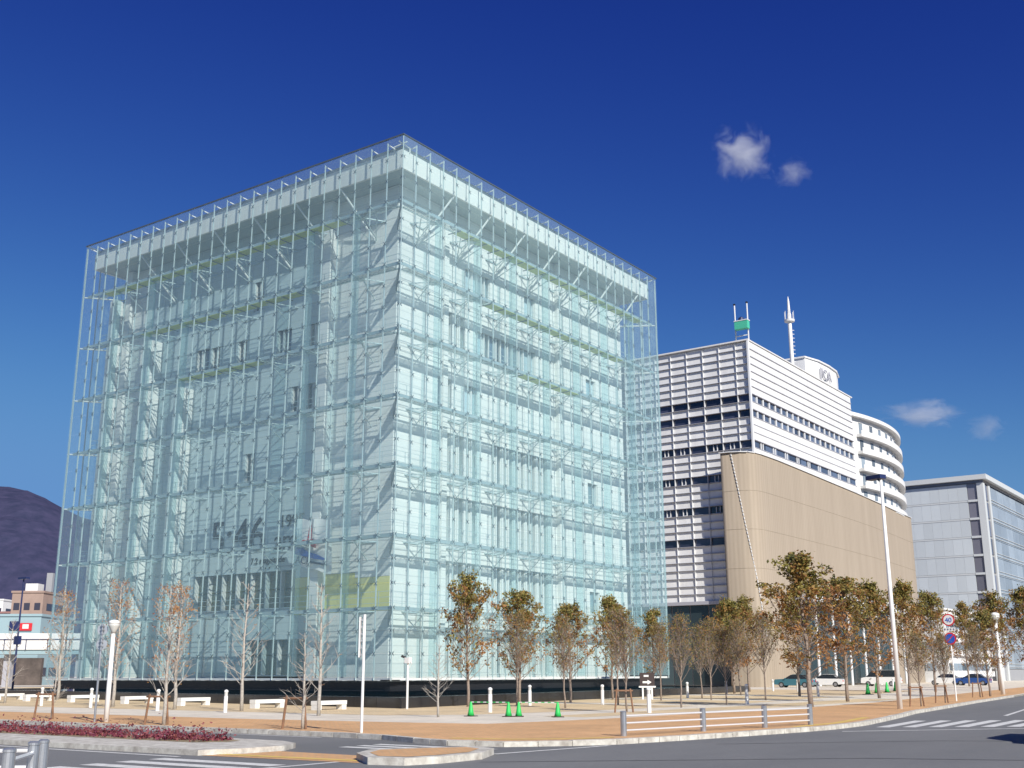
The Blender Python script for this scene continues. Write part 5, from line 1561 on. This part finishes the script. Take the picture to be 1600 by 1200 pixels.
ct_ = mat('car_teal', (0.05, 0.16, 0.20), 0.25, coat=0.5); cb_ = mat('car_blue', (0.02, 0.07, 0.25), 0.25, coat=0.5)
ck_ = mat('car_dark', (0.02, 0.02, 0.03), 0.25, coat=0.5)
q0 = R(4)
car('teal car parked behind the twiggy forecourt trees', ct_, (-5.2, 76.5, 0), q0)
car('white car parked in front of the tan wall', cw_, (-4.3, 84.0, 0), q0)
car('white van parked under the tower canopy', cw_, (-0.8, 94.0, 0), q0, van=True)
car('blue car parked by the low white annex', cb_, (7.0, 107.0, 0), q0)
car('white car parked by the low white annex', cw_, (2.2, 112.0, 0), q0)
car('dark van waiting on the road beside the right-hand crossing', ck_, (41.7, -19.0, RZ), math.pi/2, van=True, group='vehicles on the road')

# ------------------------------------------------------------ clouds
def cloud(name, label, c, size, seed, dens):
    import bmesh
    bm = bmesh.new(); bmesh.ops.create_icosphere(bm, subdivisions=3, radius=1)
    me = bpy.data.meshes.new(name); bm.to_mesh(me); bm.free()
    o = put(name, me, None, c); o.scale = size; o.rotation_euler = (0, 0, -YAW)
    tag(o, label, 'cloud', 'small clouds')
    m = bpy.data.materials.new(name); m.use_nodes = True
    nt = m.node_tree; N, L = nt.nodes, nt.links; N.clear()
    out = N.new('ShaderNodeOutputMaterial'); pv = N.new('ShaderNodeVolumePrincipled')
    pv.inputs['Color'].default_value = (1, 1, 1, 1); pv.inputs['Anisotropy'].default_value = 0.1
    tc = N.new('ShaderNodeTexCoord')
    ln = N.new('ShaderNodeVectorMath'); ln.operation = 'LENGTH'; L.new(tc.outputs['Object'], ln.inputs[0])
    mp = N.new('ShaderNodeMapping'); mp.inputs['Location'].default_value = (seed * 3.1, seed * 1.7, seed)
    L.new(tc.outputs['Object'], mp.inputs[0])
    nz = N.new('ShaderNodeTexNoise'); nz.inputs['Scale'].default_value = 1.9; nz.inputs['Detail'].default_value = 7; nz.inputs['Roughness'].default_value = 0.62; nz.inputs['Distortion'].default_value = 0.6
    L.new(mp.outputs[0], nz.inputs['Vector'])
    a = N.new('ShaderNodeMath'); a.operation = 'MULTIPLY_ADD'; a.inputs[1].default_value = -0.48; a.inputs[2].default_value = 0.0
    L.new(ln.outputs['Value'], a.inputs[0])
    b = N.new('ShaderNodeMath'); b.operation = 'ADD'; L.new(a.outputs[0], b.inputs[0]); L.new(nz.outputs['Fac'], b.inputs[1])
    mx = N.new('ShaderNodeMath'); mx.operation = 'MAXIMUM'; mx.inputs[1].default_value = 0.0
    sb_ = N.new('ShaderNodeMath'); sb_.operation = 'SUBTRACT'; sb_.inputs[1].default_value = 0.21
    L.new(b.outputs[0], sb_.inputs[0]); L.new(sb_.outputs[0], mx.inputs[0])
    mu = N.new('ShaderNodeMath'); mu.operation = 'MULTIPLY'; mu.inputs[1].default_value = dens
    L.new(mx.outputs[0], mu.inputs[0]); L.new(mu.outputs[0], pv.inputs['Density']); L.new(pv.outputs[0], out.inputs['Volume'])
    me.materials.append(m)
    m.cycles.volume_step_rate = 1.0
cloud('cloud', 'largest ragged white cloud puff high in the blue sky', (-670, 1649, 876), (68, 54, 76), 2.0, 0.10)
cloud('cloud', 'small faint cloud wisp just below the largest cloud puff', (-600, 1693, 838), (46, 40, 34), 5.0, 0.045)
cloud('cloud', 'flat white cloud above the grey office block roof', (-450, 1802, 411), (92, 60, 32), 9.0, 0.08)
cloud('cloud', 'small pale cloud just right of the flat white cloud', (-366, 1858, 388), (50, 44, 30), 13.0, 0.035)
